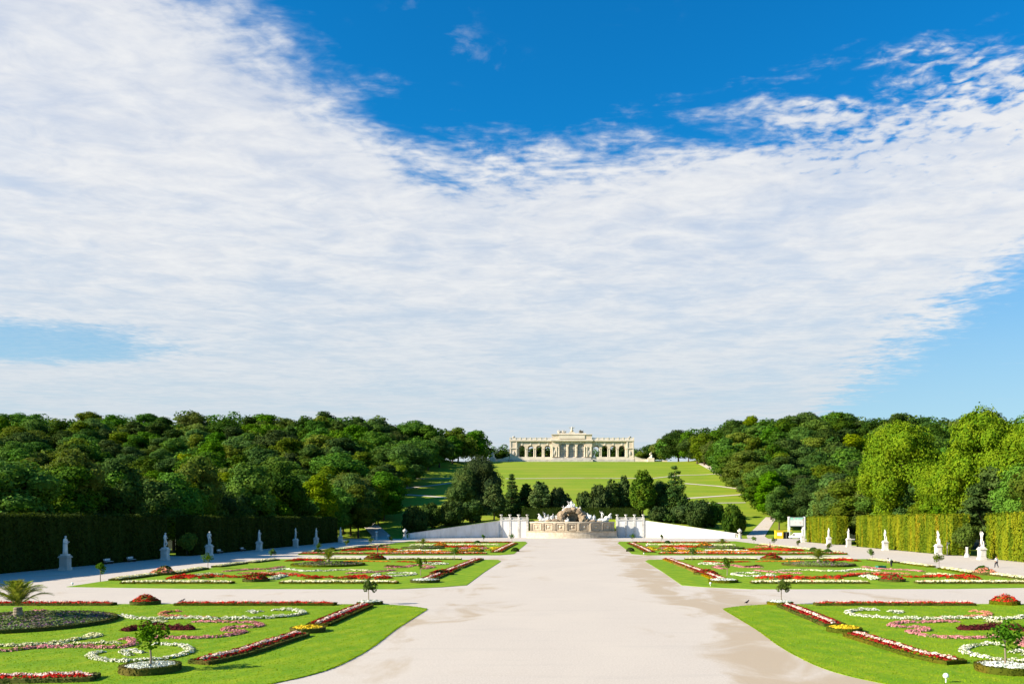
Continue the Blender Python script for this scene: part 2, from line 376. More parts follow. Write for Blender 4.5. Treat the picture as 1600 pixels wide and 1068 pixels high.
def ground_mat():
    m = bpy.data.materials.new('hill_grass'); m.use_nodes = True; T = NT(m.node_tree); T.n.clear()
    pos = T.new('ShaderNodeNewGeometry').outputs['Position']; p = T.sep(pos)
    mp = T.new('ShaderNodeMapping'); T.put(mp.inputs[0], pos); mp.inputs['Scale'].default_value = (0.25, 1, 1)
    n1 = T.ramp(T.noise(mp.outputs[0], 0.09, 4), 0.35, 0.65); n2 = T.ramp(T.noise(pos, 0.7, 5), 0.3, 0.7)
    c = T.mix(n1, (0.145, 0.240, 0.010), (0.215, 0.280, 0.015)); c = T.mix(T.m('MULTIPLY', T.ramp(T.noise(pos, 0.035, 5, 0.65), 0.46, 0.66), 0.55), c, (0.235, 0.255, 0.03)); c = T.mix(T.m('MULTIPLY', n2, 0.5), c, (0.25, 0.265, 0.035))
    st = T.m('SINE', T.m('MULTIPLY', T.m('ADD', p[1], T.m('MULTIPLY', p[0], 0.03)), 0.42))            # mown swathes
    c = T.mix(T.m('MULTIPLY', T.ramp(st, -0.5, 0.5), 0.28), c, (0.115, 0.225, 0.011))
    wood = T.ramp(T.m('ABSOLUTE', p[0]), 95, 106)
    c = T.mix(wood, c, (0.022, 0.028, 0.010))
    b = T.new('ShaderNodeBsdfPrincipled'); b.inputs['Roughness'].default_value = 0.9; b.inputs['Specular IOR Level'].default_value = 0.1
    T.put(b.inputs['Base Color'], c); o = T.new('ShaderNodeOutputMaterial'); T.l.new(b.outputs[0], o.inputs[0]); M['hill_grass'] = m
ground_mat()
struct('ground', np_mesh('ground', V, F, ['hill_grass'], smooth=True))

def gravel_mat():
    m = bpy.data.materials.new('gravel'); m.use_nodes = True; T = NT(m.node_tree); T.n.clear()
    pos = T.new('ShaderNodeNewGeometry').outputs['Position']; p = T.sep(pos)
    c = T.mix(T.ramp(T.noise(pos, 9.0, 5, 0.7), 0.3, 0.7), (0.45, 0.39, 0.33), (0.56, 0.50, 0.435))
    c = T.mix(T.m('MULTIPLY', T.ramp(T.noise(T.comb(p[0], T.m('MULTIPLY', p[1], 0.5), 0), 0.12, 4), 0.4, 0.65), 0.5), c, (0.545, 0.48, 0.405))
    ax = T.m('ABSOLUTE', T.m('SUBTRACT', p[0], AX))
    near_lawn = T.m('MULTIPLY', T.ramp(ax, 4.5, 10.5), T.ramp(ax, 22, 15))
    damp = T.noise(T.comb(T.m('MULTIPLY', p[0], 1.0), T.m('MULTIPLY', p[1], 0.55), 4.2), 0.17, 5, 0.6, 0.6)
    side = T.ramp(p[0], -9, 9, 0.35, 1.0)
    damp = T.m('MULTIPLY', T.ramp(T.m('ADD', damp, T.m('MULTIPLY', T.m('MULTIPLY', near_lawn, side), 0.21)), 0.58, 0.76), T.m('MULTIPLY', T.ramp(ax, 1.5, 7), 0.75))
    c = T.mix(damp, c, (0.375, 0.285, 0.185))                                                       # damp sandy patches
    tr = T.noise(T.comb(T.m('MULTIPLY', p[0], 0.25), T.m('MULTIPLY', p[1], 1.3), 9.0), 0.5, 4, 0.6)
    c = T.mix(T.m('MULTIPLY', T.ramp(tr, 0.55, 0.7), 0.25), c, (0.40, 0.36, 0.32))
    sp = T.noise(pos, 22.0, 2, 0.5)
    c = T.mix(T.m('MULTIPLY', T.ramp(sp, 0.55, 0.70), 0.5), c, (0.27, 0.24, 0.205))
    sp2 = T.noise(pos, 7.5, 3, 0.6)
    c = T.mix(T.m('MULTIPLY', T.ramp(sp2, 0.56, 0.68), 0.28), c, (0.36, 0.32, 0.27))
    rake = T.noise(T.comb(T.m('MULTIPLY', p[0], 0.04), T.m('MULTIPLY', p[1], 2.2), 2.0), 1.0, 4, 0.6)
    c = T.mix(T.m('MULTIPLY', T.ramp(rake, 0.54, 0.70), 0.22), c, (0.42, 0.365, 0.30))
    b = T.new('ShaderNodeBsdfPrincipled'); b.inputs['Roughness'].default_value = 0.95; b.inputs['Specular IOR Level'].default_value = 0.1
    T.put(b.inputs['Base Color'], c)
    bn = T.new('ShaderNodeBump'); bn.inputs['Strength'].default_value = 0.35; bn.inputs['Distance'].default_value = 0.03
    T.put(bn.inputs['Height'], T.noise(pos, 14.0, 4, 0.7)); T.l.new(bn.outputs[0], b.inputs['Normal'])
    o = T.new('ShaderNodeOutputMaterial'); T.l.new(b.outputs[0], o.inputs[0]); M['gravel'] = m
gravel_mat()
pg = [(-77.5, -60), (80, -60), (80, 158), (120, 158), (120, 172), (80, 172), (80, 300), (135, 318), (135, 331), (84, 331.4), (66, 331.6)]
pg += [(x, float(wallY(x)) - 0.2) for x in np.linspace(60, -60, 31)] + [(-66, 331.6), (-84, 331.4), (-130, 330), (-130, 314), (-77.5, 290), (-77.5, 172), (-120, 172), (-120, 160), (-77.5, 160)]
struct('gravel_path', MB().prism(pg, -0.025, 0.004).done('gravel_path', 'gravel'))
for nm, pts in (('park_road', [(-71, 331), (-75, 350), (-98, 400), (-104, 400), (-82, 348), (-79, 331)]), ('park_road', [(69, 331), (72, 348), (80, 368), (90, 392), (95, 392), (85, 364), (79, 346), (77, 331)])):
    me_v = [(x, y, float(H(x, y)) + 0.02) for x, y in pts]
    n_ = len(pts) // 2; f_ = [(i, i + 1, 2 * n_ - 2 - i, 2 * n_ - 1 - i) for i in range(n_ - 1)]
    struct(nm, np_mesh(nm, me_v, f_, ['gravel']))

# zigzag paths up the meadow
def hill_path(name, pix, width):
    pts = [hill_hit(*q) for q in pix]; P = []
    for a, b in zip(pts[:-1], pts[1:]):
        for t in np.linspace(0, 1, 14, endpoint=False): P.append((a[0] + (b[0] - a[0]) * t, a[1] + (b[1] - a[1]) * t))
    P.append(pts[-1]); P = np.array(P); T_ = np.gradient(P, axis=0); T_ /= np.linalg.norm(T_, axis=1, keepdims=True) + 1e-9
    Nn = np.stack([-T_[:, 1], T_[:, 0]], 1) * width / 2
    V = []
    for k in (-1, 0, 1):
        q = P + Nn * k; V.append(np.column_stack([q, H(q[:, 0], q[:, 1]) + 0.10]))
    n = len(P); V = np.concatenate(V)
    F = [(k * n + i, k * n + i + 1, (k + 1) * n + i + 1, (k + 1) * n + i) for k in (0, 1) for i in range(n - 1)]
    struct(name, np_mesh(name, V, F, ['gravel'], smooth=True))
for pix, wd in (([(612, 764), (660, 760), (706, 754)], 3.0), ([(612, 771), (660, 774), (708, 778)], 3.2), ([(640, 747), (712, 746.5)], 2.0), ([(790, 747.5), (893, 746.5), (1020, 747), (1064, 742), (1125, 739.5)], 1.8),
                ([(1070, 755), (1120, 759), (1163, 764.5)], 3.0), ([(1070, 778.5), (1120, 775), (1170, 771.5)], 3.0), ([(1172, 769), (1150, 756), (1137, 746), (1122, 737), (1108, 730), (1096, 723.5)], 5.0), ([(1080, 786), (1165, 785)], 1.8)):
    hill_path('hill_path', pix, wd)

# ------------------------------------------------------------------ lawns
def lawn_mat():
    m = bpy.data.materials.new('lawn'); m.use_nodes = True; T = NT(m.node_tree); T.n.clear()
    pos = T.new('ShaderNodeNewGeometry').outputs['Position']; p = T.sep(pos)
    c = T.mix(T.ramp(T.noise(pos, 0.35, 5, 0.6), 0.35, 0.65), (0.150, 0.275, 0.005), (0.245, 0.335, 0.007))
    c = T.mix(T.m('MULTIPLY', T.ramp(T.noise(pos, 5.0, 5, 0.7), 0.35, 0.7), 0.55), c, (0.085, 0.195, 0.004))
    c = T.mix(T.m('MULTIPLY', T.ramp(T.noise(pos, 0.9, 5, 0.65), 0.50, 0.70), 0.7), c, (0.30, 0.325, 0.014))
    diag = T.m('ADD', T.m('MULTIPLY', T.m('ABSOLUTE', T.m('SUBTRACT', p[0], AX)), 3.4), T.m('MULTIPLY', p[1], 1.2))
    c = T.mix(T.m('MULTIPLY', T.ramp(T.m('SINE', diag), -0.4, 0.4), 0.36), c, (0.105, 0.230, 0.004))
    c = T.mix(T.m('MULTIPLY', T.ramp(T.noise(pos, 26.0, 2), 0.45, 0.7), 0.35), c, (0.045, 0.11, 0.004))
    b = T.new('ShaderNodeBsdfPrincipled'); b.inputs['Roughness'].default_value = 0.85; b.inputs['Specular IOR Level'].default_value = 0.12
    T.put(b.inputs['Base Color'], c)
    bn = T.new('ShaderNodeBump'); bn.inputs['Strength'].default_value = 0.5; bn.inputs['Distance'].default_value = 0.05
    T.put(bn.inputs['Height'], T.noise(pos, 12.0, 4, 0.7)); T.l.new(bn.outputs[0], b.inputs['Normal'])
    o = T.new('ShaderNodeOutputMaterial'); T.l.new(b.outputs[0], o.inputs[0]); M['lawn'] = m
lawn_mat()
def catmull(P, per=8):
    P = [np.array(p, float) for p in P]; out = []
    for i in range(len(P) - 1):
        a, b, c, d_ = P[max(i - 1, 0)], P[i], P[i + 1], P[min(i + 2, len(P) - 1)]
        for t in np.linspace(0, 1, per, endpoint=False):
            out.append(0.5 * (2 * b + (c - a) * t + (2 * a - 5 * b + 4 * c - d_) * t * t + (3 * b - a - 3 * c + d_) * t ** 3))
    out.append(P[-1]); return np.array(out)
def mirror(P): return [(2 * AX - x, y) for x, y in P]
LAWN_Z = 0.045
near_pts = [(-70, 73.2), (-26, 73.4)] + [tuple(q) for q in catmull([G(600, 944.5), G(640, 947), G(667, 951)], 4)] + [tuple(q) for q in catmull([G(664, 954), G(620, 982), G(590, 1005), G(560, 1024), G(510, 1047), G(425, 1068), G(250, 1100), G(-150, 1130)], 6)] + [(-60, 36), (-70, 45)]
mid_pts = [G(104, 916.5), G(300, 919.5), G(620, 920), G(690, 917), G(729, 914)] + [G(756, 894), G(783, 876.5), G(778, 874), G(432, 873), G(300, 891), G(160, 908)]
far_pts = [G(463, 866.5), G(600, 867.5), G(780, 867), G(803, 865), G(824, 848), G(821, 845.6), G(640, 845), G(600, 850)]
for P in (near_pts, mid_pts, far_pts):
    for Q in (P, mirror(P)): struct('lawn', MB().prism(Q, -0.02, LAWN_Z).done('lawn', 'lawn'))
# ------------------------------------------------------------------ clipped hedges
def hedge(name, label, x0, x1, y0, y1, z0, h, leafm, dens=20, size=0.28, group=None, seed=1):
    rs = np.random.default_rng(seed)
    t = thing(name, label, 'hedge', ((x0 + x1) / 2, (y0 + y1) / 2, z0), 0, group)
    a, b = (x1 - x0) / 2, (y1 - y0) / 2
    ins = 0.09
    nx_, ny_, nz_ = max(2, int(2 * a / 0.9)), max(2, int(2 * b / 0.9)), max(2, int(h / 0.8))
    P = []; Nn = []
    def face(n, fn, nrm, area):
        k = int(area * dens); u = rs.uniform(-1, 1, k); v = rs.uniform(0, 1, k); p = fn(u, v)
        wav = 0.16 * np.sin(p[:, 0] * 0.9 + p[:, 1] * 0.7) + 0.12 * np.sin(p[:, 1] * 1.9 + p[:, 2] * 0.8)
        p = p + np.array(nrm) * (wav * 0.6 + rs.normal(0, 0.10, k))[:, None]
        P.append(p); Nn.append(np.tile(np.array(nrm, float), (k, 1)))
    c = lambda *q: np.column_stack(np.broadcast_arrays(*q))
    inner = 1 if (x0 + x1) < 0 else -1
    face(0, lambda u, v: c(inner * a + 0 * u, u * b, v * h), (inner, 0, 0), 2 * b * h)
    face(0, lambda u, v: c(u * a, -b + 0 * u, v * h), (0, -1, 0), 2 * a * h)
    face(0, lambda u, v: c(u * a, b + 0 * u, v * h), (0, 1, 0), 2 * a * h * 0.5)
    face(0, lambda u, v: c(-inner * a + 0 * u, u * b, v * h), (-inner, 0, 0), 2 * b * h * 0.25)
    face(0, lambda u, v: c(u * a, (v * 2 - 1) * b, h + 0.06 * np.abs(u)), (0, 0, 1), 4 * a * b)
    k = int(4 * a * b * 1.6)                                            # shoots sticking out of the top
    P.append(c(rs.uniform(-a, a, k), rs.uniform(-b, b, k), h + np.abs(rs.normal(0, 0.22, k)))); Nn.append(rs.normal(0, 1, (k, 3)))
    P = np.concatenate(P); Nn = np.concatenate(Nn)
    V, F = leaves(P, Nn, size, rs, 0.55)
    stuff(obj('foliage', np_mesh('foliage', V, F, [leafm]), t))
    MB().box(-a + ins, a - ins, -b + ins, b - ins, 0.12, h - 0.15).part('core', leafm, t)
    tr = MB()
    for i in range(int(2 * b / 1.6)):
        yy = -b + 0.8 + i * 1.6; tr.tube([(inner * (a - 0.35), yy, -0.05), (inner * (a - 0.4), yy + 0.05, 0.5)], 0.06, 5)
    stuff(tr.part('stem', 'bark', t))
    return t
hedge('clipped_hedge', 'tall dark clipped hedge in shade with two statues standing before it', -81.5, -77.8, 84, 163, 0, 8.0, 'hedge_leaf_shaded', seed=2, group='tall hedges along the shaded path')
hedge('clipped_hedge', 'tall dark clipped hedge in shade running back with five statues before it', -81.5, -77.8, 174, 281, 0, 8.0, 'hedge_leaf_shaded', seed=3, group='tall hedges along the shaded path')
hedge('clipped_hedge', 'sunlit yellow green hedge wall right beside the walker in white', 78.4, 82, 112, 160, 0, 8.3, 'hedge_leaf_sunlit', seed=4, group='tall hedges along the sunlit path')
hedge('clipped_hedge', 'long sunlit yellow green hedge wall between the two openings', 78.4, 82, 174, 233, 0, 8.3, 'hedge_leaf_sunlit', seed=5, group='tall hedges along the sunlit path')
hedge('clipped_hedge', 'short sunlit yellow green hedge wall next to the yellow kiosk', 78.4, 82, 251, 282, 0, 8.2, 'hedge_leaf_sunlit', seed=6, group='tall hedges along the sunlit path')
hedge('clipped_hedge', 'dark clipped hedge standing behind the fountain sculptures', -22, 30, 374, 377.5, 8.0, 4.6, 'hedge_leaf_shaded', seed=7, dens=6)

# ------------------------------------------------------------------ flower beds
SIDE = {-1: 'by shaded hedge', 1: 'by sunlit hedge'}
TIER = {0: 'front lawn', 1: 'middle lawn', 2: 'fountain lawn'}
DENS = {0: (150, 0.115), 1: (55, 0.20), 2: (24, 0.32)}
def dense(P, step):
    P = np.asarray(P, float); L = np.concatenate([[0], np.cumsum(np.linalg.norm(np.diff(P, axis=0), axis=1))])
    s = np.linspace(0, L[-1], max(2, int(L[-1] / step) + 1)); return np.column_stack([np.interp(s, L, P[:, 0]), np.interp(s, L, P[:, 1])]), L[-1]
def frame(P):
    T_ = np.gradient(P, axis=0); T_ /= np.linalg.norm(T_, axis=1, keepdims=True) + 1e-9; return T_, np.column_stack([-T_[:, 1], T_[:, 0]])
def scatter(P, L, lo, hi, hgt, tier, rs, k=1.0, dome=True, lift=0.0):
    """points over a band between side offsets lo..hi along P"""
    dn, sz = DENS[tier]; n = max(20, int(L * (hi - lo) * dn * k)); T_, Nn = frame(P); ph = rs.uniform(0, 6)
    i = rs.uniform(0, len(P) - 1.001, n); a = i.astype(int); f = (i - a)[:, None]
    p = P[a] * (1 - f) + P[a + 1] * f; nn = Nn[a]; q = rs.uniform(lo, hi, n)
    m = (q - (lo + hi) / 2) / ((hi - lo) / 2)
    uneven = 0.8 + 0.22 * np.sin(i * 0.9 + ph) * np.sin(i * 0.37 + 2 * ph) + 0.16 * np.sin(i * 2.3 + q * 5)          # plants of uneven size
    ends = np.clip(np.minimum(i, len(P) - 1 - i) / 1.0, 0.35, 1)
    z = LAWN_Z + lift + hgt * (np.sqrt(np.clip(1 - m * m * 0.9, 0.05, 1)) if dome else 1.0) * ends * uneven * rs.uniform(0.7, 1.15, n)
    pt = np.column_stack([p + nn * q[:, None], z]); nr = np.column_stack([nn * (m * 0.8)[:, None], np.full(n, 0.9)])
    return pt, nr, sz
def mound(P, w, h, taper=True):
    T_, Nn = frame(P); n = len(P); prof = [(-1, 0), (-0.75, 0.6), (0, 0.85), (0.75, 0.6), (1, 0)]; V = []
    for a, b in prof:
        e = np.ones(n); 
        if taper: e[0] = e[-1] = 0.55
        V.append(np.column_stack([P + Nn * (a * w / 2 * e)[:, None], LAWN_Z - 0.03 + b * h * e]))
    m = len(prof); V = np.concatenate(V)
    F = [(k * n + i, k * n + i + 1, (k + 1) * n + i + 1, (k + 1) * n + i) for k in range(m - 1) for i in range(n - 1)]
    return V, F
bed_seed = [100]
def base_of(P): c = P.mean(axis=0); return np.array([c[0], c[1], 0.0])
def finish(t, name, V, F, m_, c):
    V = np.asarray(V, float) - c; o = obj(name, np_mesh(name, V, F, [m_]), t); return o
def ribbon(pts, wdt, petal, desc, tier, side, h=0.16, name='flower_ribbon', green='plant_green', k=1.0, group=None):
    bed_seed[0] += 1; rs = np.random.default_rng(bed_seed[0])
    wdt *= 0.84 if tier == 0 else 0.9
    P, L = dense(catmull(pts, 8), 0.25 if tier == 0 else 0.5); c = base_of(P)
    t = thing(name, '%s on %s %s' % (desc, TIER[tier], SIDE[side]), 'flower bed', tuple(c), 0, group)
    V, F = mound(P, wdt * 0.92, h * 0.85); finish(t, 'mound', V, F, green, c)
    p, nr, sz = scatter(P, L, -wdt / 2, wdt / 2, h * 0.85, tier, rs, 0.5); V, F = leaves(p, nr, sz * 0.8, rs, 0.7)
    stuff(finish(t, 'foliage', V, F, green, c))
    p, nr, sz = scatter(P, L, -wdt / 2, wdt / 2, h * 1.08, tier, rs, k * 2.0); V, F = leaves(p, nr, sz * 0.68, rs, 0.55, 1.1)
    stuff(finish(t, 'blossom', V, F, 'petal_' + petal, c)); return t
def box_border(t, loop, c, tier, rs, thick=0.26, h=0.3, m_='box_leaf'):
    """a low clipped box edging that follows a closed loop"""
    P = np.asarray(loop, float); n = len(P)
    T_ = np.roll(P, -1, 0) - np.roll(P, 1, 0); T_ /= np.linalg.norm(T_, axis=1, keepdims=True) + 1e-9; Nn = np.column_stack([-T_[:, 1], T_[:, 0]])
    V = []
    for a, z in ((-1, LAWN_Z - 0.03), (-0.95, LAWN_Z + h), (0.95, LAWN_Z + h), (1, LAWN_Z - 0.03)): V.append(np.column_stack([P + Nn * a * thick / 2, np.full(n, z)]))
    V = np.concatenate(V); F = [(k * n + i, k * n + (i + 1) % n, (k + 1) * n + (i + 1) % n, (k + 1) * n + i) for k in range(3) for i in range(n)]
    # leafy skin
    seg = np.linalg.norm(np.roll(P, -1, 0) - P, axis=1); L = seg.sum(); dn, sz = DENS[tier]
    k = int(L * (thick + 2 * h) * dn * 1.2); i = rs.choice(n, k, p=seg / L); f = rs.uniform(0, 1, (k, 1)); p = P[i] * (1 - f) + P[(i + 1) % n] * f
    w_ = rs.uniform(0, thick + 2 * h, k); side = np.where(w_ < h, -1, np.where(w_ > h + thick, 1, 0))
    off = np.where(side == 0, w_ - h - thick / 2, side * thick / 2); z = LAWN_Z + np.where(side == -1, w_, np.where(side == 1, 2 * h + thick - w_, h))
    pt = np.column_stack([p + Nn[i] * off[:, None], z]) + rs.normal(0, 0.012, (k, 3)); nr = np.column_stack([Nn[i] * side[:, None] * 1.0, (side == 0) * 1.0])
    V2, F2 = leaves(pt, nr, sz * 0.75, rs, 0.4, 1.2)
    F = list(map(tuple, F)) + [tuple(int(q) + len(V) for q in f_) for f_ in F2]
    return finish(t, 'box_border', np.concatenate([V, V2]), F, m_, c)
def strip(pts, wdt, cols, desc, tier, side, name='flower_strip', cat='flower bed', group=None, h=0.19, border='box_leaf'):
    """a box-edged strip with bands of flowers; cols: list of (from, to, petal) as shares of the inner width"""
    bed_seed[0] += 1; rs = np.random.default_rng(bed_seed[0])
    P, L = dense(catmull(pts, 6), 0.4 if tier == 0 else 0.9); c = base_of(P)
    t = thing(name, '%s on %s %s' % (desc, TIER[tier], SIDE[side]), cat, tuple(c), 0, group)
    T_, Nn = frame(P); hw = wdt / 2 - 0.13
    box_border(t, np.concatenate([P + Nn * hw, (P - Nn * hw)[::-1]]), c, tier, rs, 0.26, h, border)
    n = len(P); V = np.concatenate([np.column_stack([P + Nn * hw * a, np.full(n, LAWN_Z + 0.16)]) for a in (-1, 1)]); F = [(i, i + 1, n + i + 1, n + i) for i in range(n - 1)]
    finish(t, 'soil', V, F, 'soil', c)
    iw = hw - 0.13
    p, nr, sz = scatter(P, L, -iw, iw, 0.12, tier, rs, 0.7, False, 0.12); V, F = leaves(p, nr, sz, rs, 0.6); stuff(finish(t, 'foliage', V, F, 'plant_green', c))
    for a, b, pet in cols:
        p, nr, sz = scatter(P, L, a * iw, b * iw, 0.16, tier, rs, 1.5, True, 0.16 + (0.06 if pet in ('pale', 'white', 'cream') else 0)); V, F = leaves(p, nr, sz * 0.95, rs, 0.5, 1.1)
        stuff(finish(t, 'blossom', V, F, 'petal_' + pet, c))
    return t
def disc(ctr, rad, petal, desc, tier, side, name='round_bed', dome=0.25, green='plant_green', extra=None, group=None, border='box_leaf', k=1.0, bh=0.28):
    bed_seed[0] += 1; rs = np.random.default_rng(bed_seed[0]); c = np.array([ctr[0], ctr[1], 0.0])
    t = thing(name, '%s on %s %s' % (desc, TIER[tier], SIDE[side]), 'flower bed', tuple(c), 0, group)
    m_ = max(16, int(rad * 14)); a = np.linspace(0, 2 * np.pi, m_, endpoint=False)
    box_border(t, np.column_stack([ctr[0] + rad * np.cos(a), ctr[1] + rad * np.sin(a)]), c, tier, rs, 0.24, bh, border)
    MB().lathe([(rad - 0.02, LAWN_Z - 0.03), (rad - 0.05, LAWN_Z + 0.2), (rad * 0.6, LAWN_Z + 0.2 + dome * 0.6), (rad * 0.15, LAWN_Z + 0.2 + dome * 0.85)], seg=24).part('mound', green, t)
    dn, sz = DENS[tier]
    for pet, kk, mm in [(green, 0.8, 0)] + [('petal_' + petal, k * 1.3, 1)] + ([('petal_' + extra, k * 0.8, 2)] if extra else []):
        n = int(math.pi * rad * rad * dn * kk); r = rad * np.sqrt(rs.uniform(0, 0.92, n)); th = rs.uniform(0, 2 * np.pi, n)
        if mm and extra:                                                    # drifts of the two colours
            keep = (np.sin(th * 3 + r * 0.7) + rs.normal(0, 0.5, n) > 0.3) if mm == 1 else (np.sin(th * 3 + r * 0.7) + rs.normal(0, 0.5, n) < -0.5)
            r, th = r[keep], th[keep]; n = len(r)
        z = LAWN_Z + 0.22 + dome * (1 - (r / rad) ** 2) * (0.82 + 0.3 * np.sin(th * 4 + r * 5)) * rs.uniform(0.75, 1.15, n) + (0.05 if mm else 0)
        P = np.column_stack([r * np.cos(th), r * np.sin(th), z]); nr = np.column_stack([np.cos(th) * r / rad * 0.6, np.sin(th) * r / rad * 0.6, np.ones(n)])
        V, F = leaves(P, nr, sz * (0.95 if mm else 1.1), rs, 0.6, 1.2)
        stuff(obj('blossom' if mm else 'foliage', np_mesh('b', V, F, [pet]), t))
    return t

RW = [(-1, -0.3, 'deep_red'), (-0.3, 0.3, 'pale'), (0.3, 1, 'deep_red')]
RO = [(-1, 1, 'red'), (-0.35, 0.35, 'pale')]
CR = [(-1, 1, 'cream'), (-0.5, 0.5, 'salmon')]
BOTH = (-1, 1)
def px(P, s): q = [G(*p) for p in P]; return q if s < 0 else mirror(q)
for s in BOTH:
    # ---- front lawn
    strip(px([(569, 948), (540, 960), (496, 979)], s), 1.65, RW, 'short straight red strip with pale middle', 0, s)
    strip(px([(467, 994), (420, 1009), (370, 1025), (312, 1038)], s), 1.5, RW, 'long bowed red strip with pale middle', 0, s)
    disc(px([(481, 987)], s)[0], 1.0, 'yellow', 'round bed of yellow flowers joining the red strips', 0, s, dome=0.12)
    strip(px([(278, 945.5), (400, 945.5), (522, 945.5)], s), 1.2, RO, 'box edged red row behind the white scroll', 0, s)
    strip(px([(-60, 945.5), (60, 945.5), (176, 945.5)], s), 1.2, RO, 'box edged red row behind the palm bed', 0, s)
    disc(px([(227, 944)], s)[0], 1.1, 'red', 'round tuft of tall red flowers between two box rows', 0, s, dome=0.55)
    disc(px([(578, 944)], s)[0], 1.0, 'silver', 'small round silver bed ending the red strip', 0, s, dome=0.06, bh=0.2)
    disc(px([(235, 1049)], s)[0], 1.25, 'silver', 'round box ringed silver bed under small tree', 0, s, dome=0.1, bh=0.32, k=1.3)
    ribbon(px([(225, 1021), (205, 1018.5), (190, 1020), (205, 1025)], s), 0.5, 'white', 'small inner curl of white flowers inside the open ring', 0, s)
    ribbon(px([(160, 1019), (140, 1026), (165, 1033), (215, 1034), (265, 1029), (296, 1020), (290, 1012), (262, 1008), (236, 1008)], s), 0.62, 'white', 'open ring of white flowers behind the small tree', 0, s)
    ribbon(px([(-60, 1010), (20, 1010), (80, 1006), (122, 1000), (148, 996), (152, 993), (132, 993)], s), 0.75, 'cream', 'long cream flower ribbon ending in a hook', 0, s)
    ribbon(px([(70, 1010), (130, 1007), (190, 1006)], s), 0.55, 'cream', 'short straight cream flower line above the pink ribbon', 0, s)
    ribbon(px([(-60, 1019), (0, 1019), (60, 1013), (120, 1012), (180, 1013), (207, 1008), (204, 1000), (186, 1000)], s), 0.7, 'pink', 'long pink flower ribbon hooking round the cream line', 0, s)
    ribbon(px([(238, 996), (290, 998), (340, 996), (372, 991), (378, 987), (352, 986), (362, 981), (395, 981), (407, 978), (395, 974), (362, 973), (300, 972)], s), 0.75, 'pink', 'double curling pink flower scroll', 0, s)
    ribbon(px([(340, 967), (290, 965), (256, 962), (258, 957.5), (284, 955.5)], s), 0.7, 'salmon', 'thin salmon pink flower hook', 0, s)
    ribbon(px([(412, 956), (388, 956.5), (400, 958.5)], s), 0.6, 'white', 'inner comma of white flowers inside the long scroll', 0, s)
    ribbon(px([(425, 954), (462, 955), (474, 959), (455, 963.5), (410, 967), (350, 968), (285, 967), (230, 968.5), (185, 964), (145, 962.5)], s), 0.62, 'white', 'long sweeping scroll of white flowers', 0, s, h=0.22)
    ribbon(px([(228, 974), (245, 972), (260, 972)], s), 0.9, 'cream', 'short thick cream flower patch on the white scroll', 0, s)
    ribbon(px([(192, 987), (214, 984), (232, 980.5), (255, 983), (285, 984), (305, 983.5)], s), 1.1, 'maroon', 'dark maroon leaved bed shaped like a wing', 0, s, h=0.35, green='petal_maroon')
    ribbon(px([(50, 955), (75, 955)], s), 0.9, 'pink', 'short pink flower patch behind the palm bed', 0, s)
    strip(px([(-60, 1066), (60, 1064), (145, 1062)], s), 1.4, RO, 'box edged red row before the white ring', 0, s)
    disc(px([(30, 974)], s)[0], 6.0, 'purple', 'large round lavender and purple bed around a palm', 0, s, name='palm_bed', dome=0.35, green='plant_greygreen', k=0.06, bh=0.24)
    # ---- middle lawn
    strip(px([(193, 911.5), (280, 911.5), (362, 911.5)], s), 1.5, CR, 'outer box edged cream row along the front', 1, s)
    strip(px([(440, 911.5), (530, 911.5), (620, 911.5)], s), 1.5, CR, 'inner box edged cream row along the front', 1, s)
    disc(px([(400, 908)], s)[0], 1.4, 'deep_red', 'round tuft of dark red flowers between two cream rows', 1, s, dome=0.6)
    for i, q in enumerate([[(180, 907), (240, 899)], [(272, 896.5), (318, 889)], [(338, 886), (380, 880.5)], [(392, 879.5), (430, 875)]]):
        strip(px(q, s), 1.7, CR, ['first', 'second', 'third', 'fourth'][i] + ' slanting box edged flower row from the lawn tip', 1, s)
    disc(px([(254, 897.5)], s)[0], 1.5, 'salmon', 'round tuft of salmon red flowers between slanting rows', 1, s, dome=0.6)
    ribbon(px([(272, 905), (285, 901.5), (310, 903.5), (333, 901)], s), 2.2, 'red', 'thick scarlet flower wedge at the lawn tip', 1, s, h=0.35)
    ribbon(px([(333, 902), (372, 902.5), (400, 900.5), (440, 899), (470, 901), (520, 904), (560, 903)], s), 0.9, 'red', 'long thin scarlet flower line', 1, s, h=0.3)
    ribbon(px([(536, 905), (560, 902.5), (580, 905), (606, 903)], s), 2.0, 'red', 'thick scarlet flower wedge behind the inner cream row', 1, s, h=0.35)
    ribbon(px([(480, 904.5), (500, 903)], s), 1.8, 'red', 'short scarlet flower block on the thin red line', 1, s, h=0.3)
    ribbon(px([(424, 906), (434, 902.5), (446, 900.5)], s), 1.4, 'white', 'small slanting white flower wedge', 1, s, h=0.3)
    ribbon(px([(300, 899), (330, 896.5), (345, 898), (300, 900)], s), 0.8, 'cream', 'thin cream flower loop behind the scarlet wedge', 1, s)
    ribbon(px([(350, 893), (390, 890), (420, 889), (442, 885.5)], s), 1.2, 'pink', 'long thin pink flower line towards the outer edge', 1, s)
    ribbon(px([(370, 896.5), (420, 895.5), (470, 897)], s), 0.9, 'salmon', 'thin salmon flower line in the lawn middle', 1, s)
    ribbon(px([(420, 892), (450, 889.5), (480, 893), (500, 891)], s), 1.1, 'white', 'broken white flower curve beside the palm bed', 1, s)
    ribbon(px([(503, 892.5), (540, 890.5), (580, 892)], s), 1.0, 'cream', 'cream flower curve before the palm bed', 1, s)
    ribbon(px([(592, 897), (586, 900), (620, 900.5), (646, 898), (640, 895.5), (604, 896)], s), 0.8, 'white', 'closed white flower ring', 1, s)
    ribbon(px([(540, 896), (580, 894.5), (615, 891)], s), 1.2, 'pink', 'pink flower line beside the white ring', 1, s)
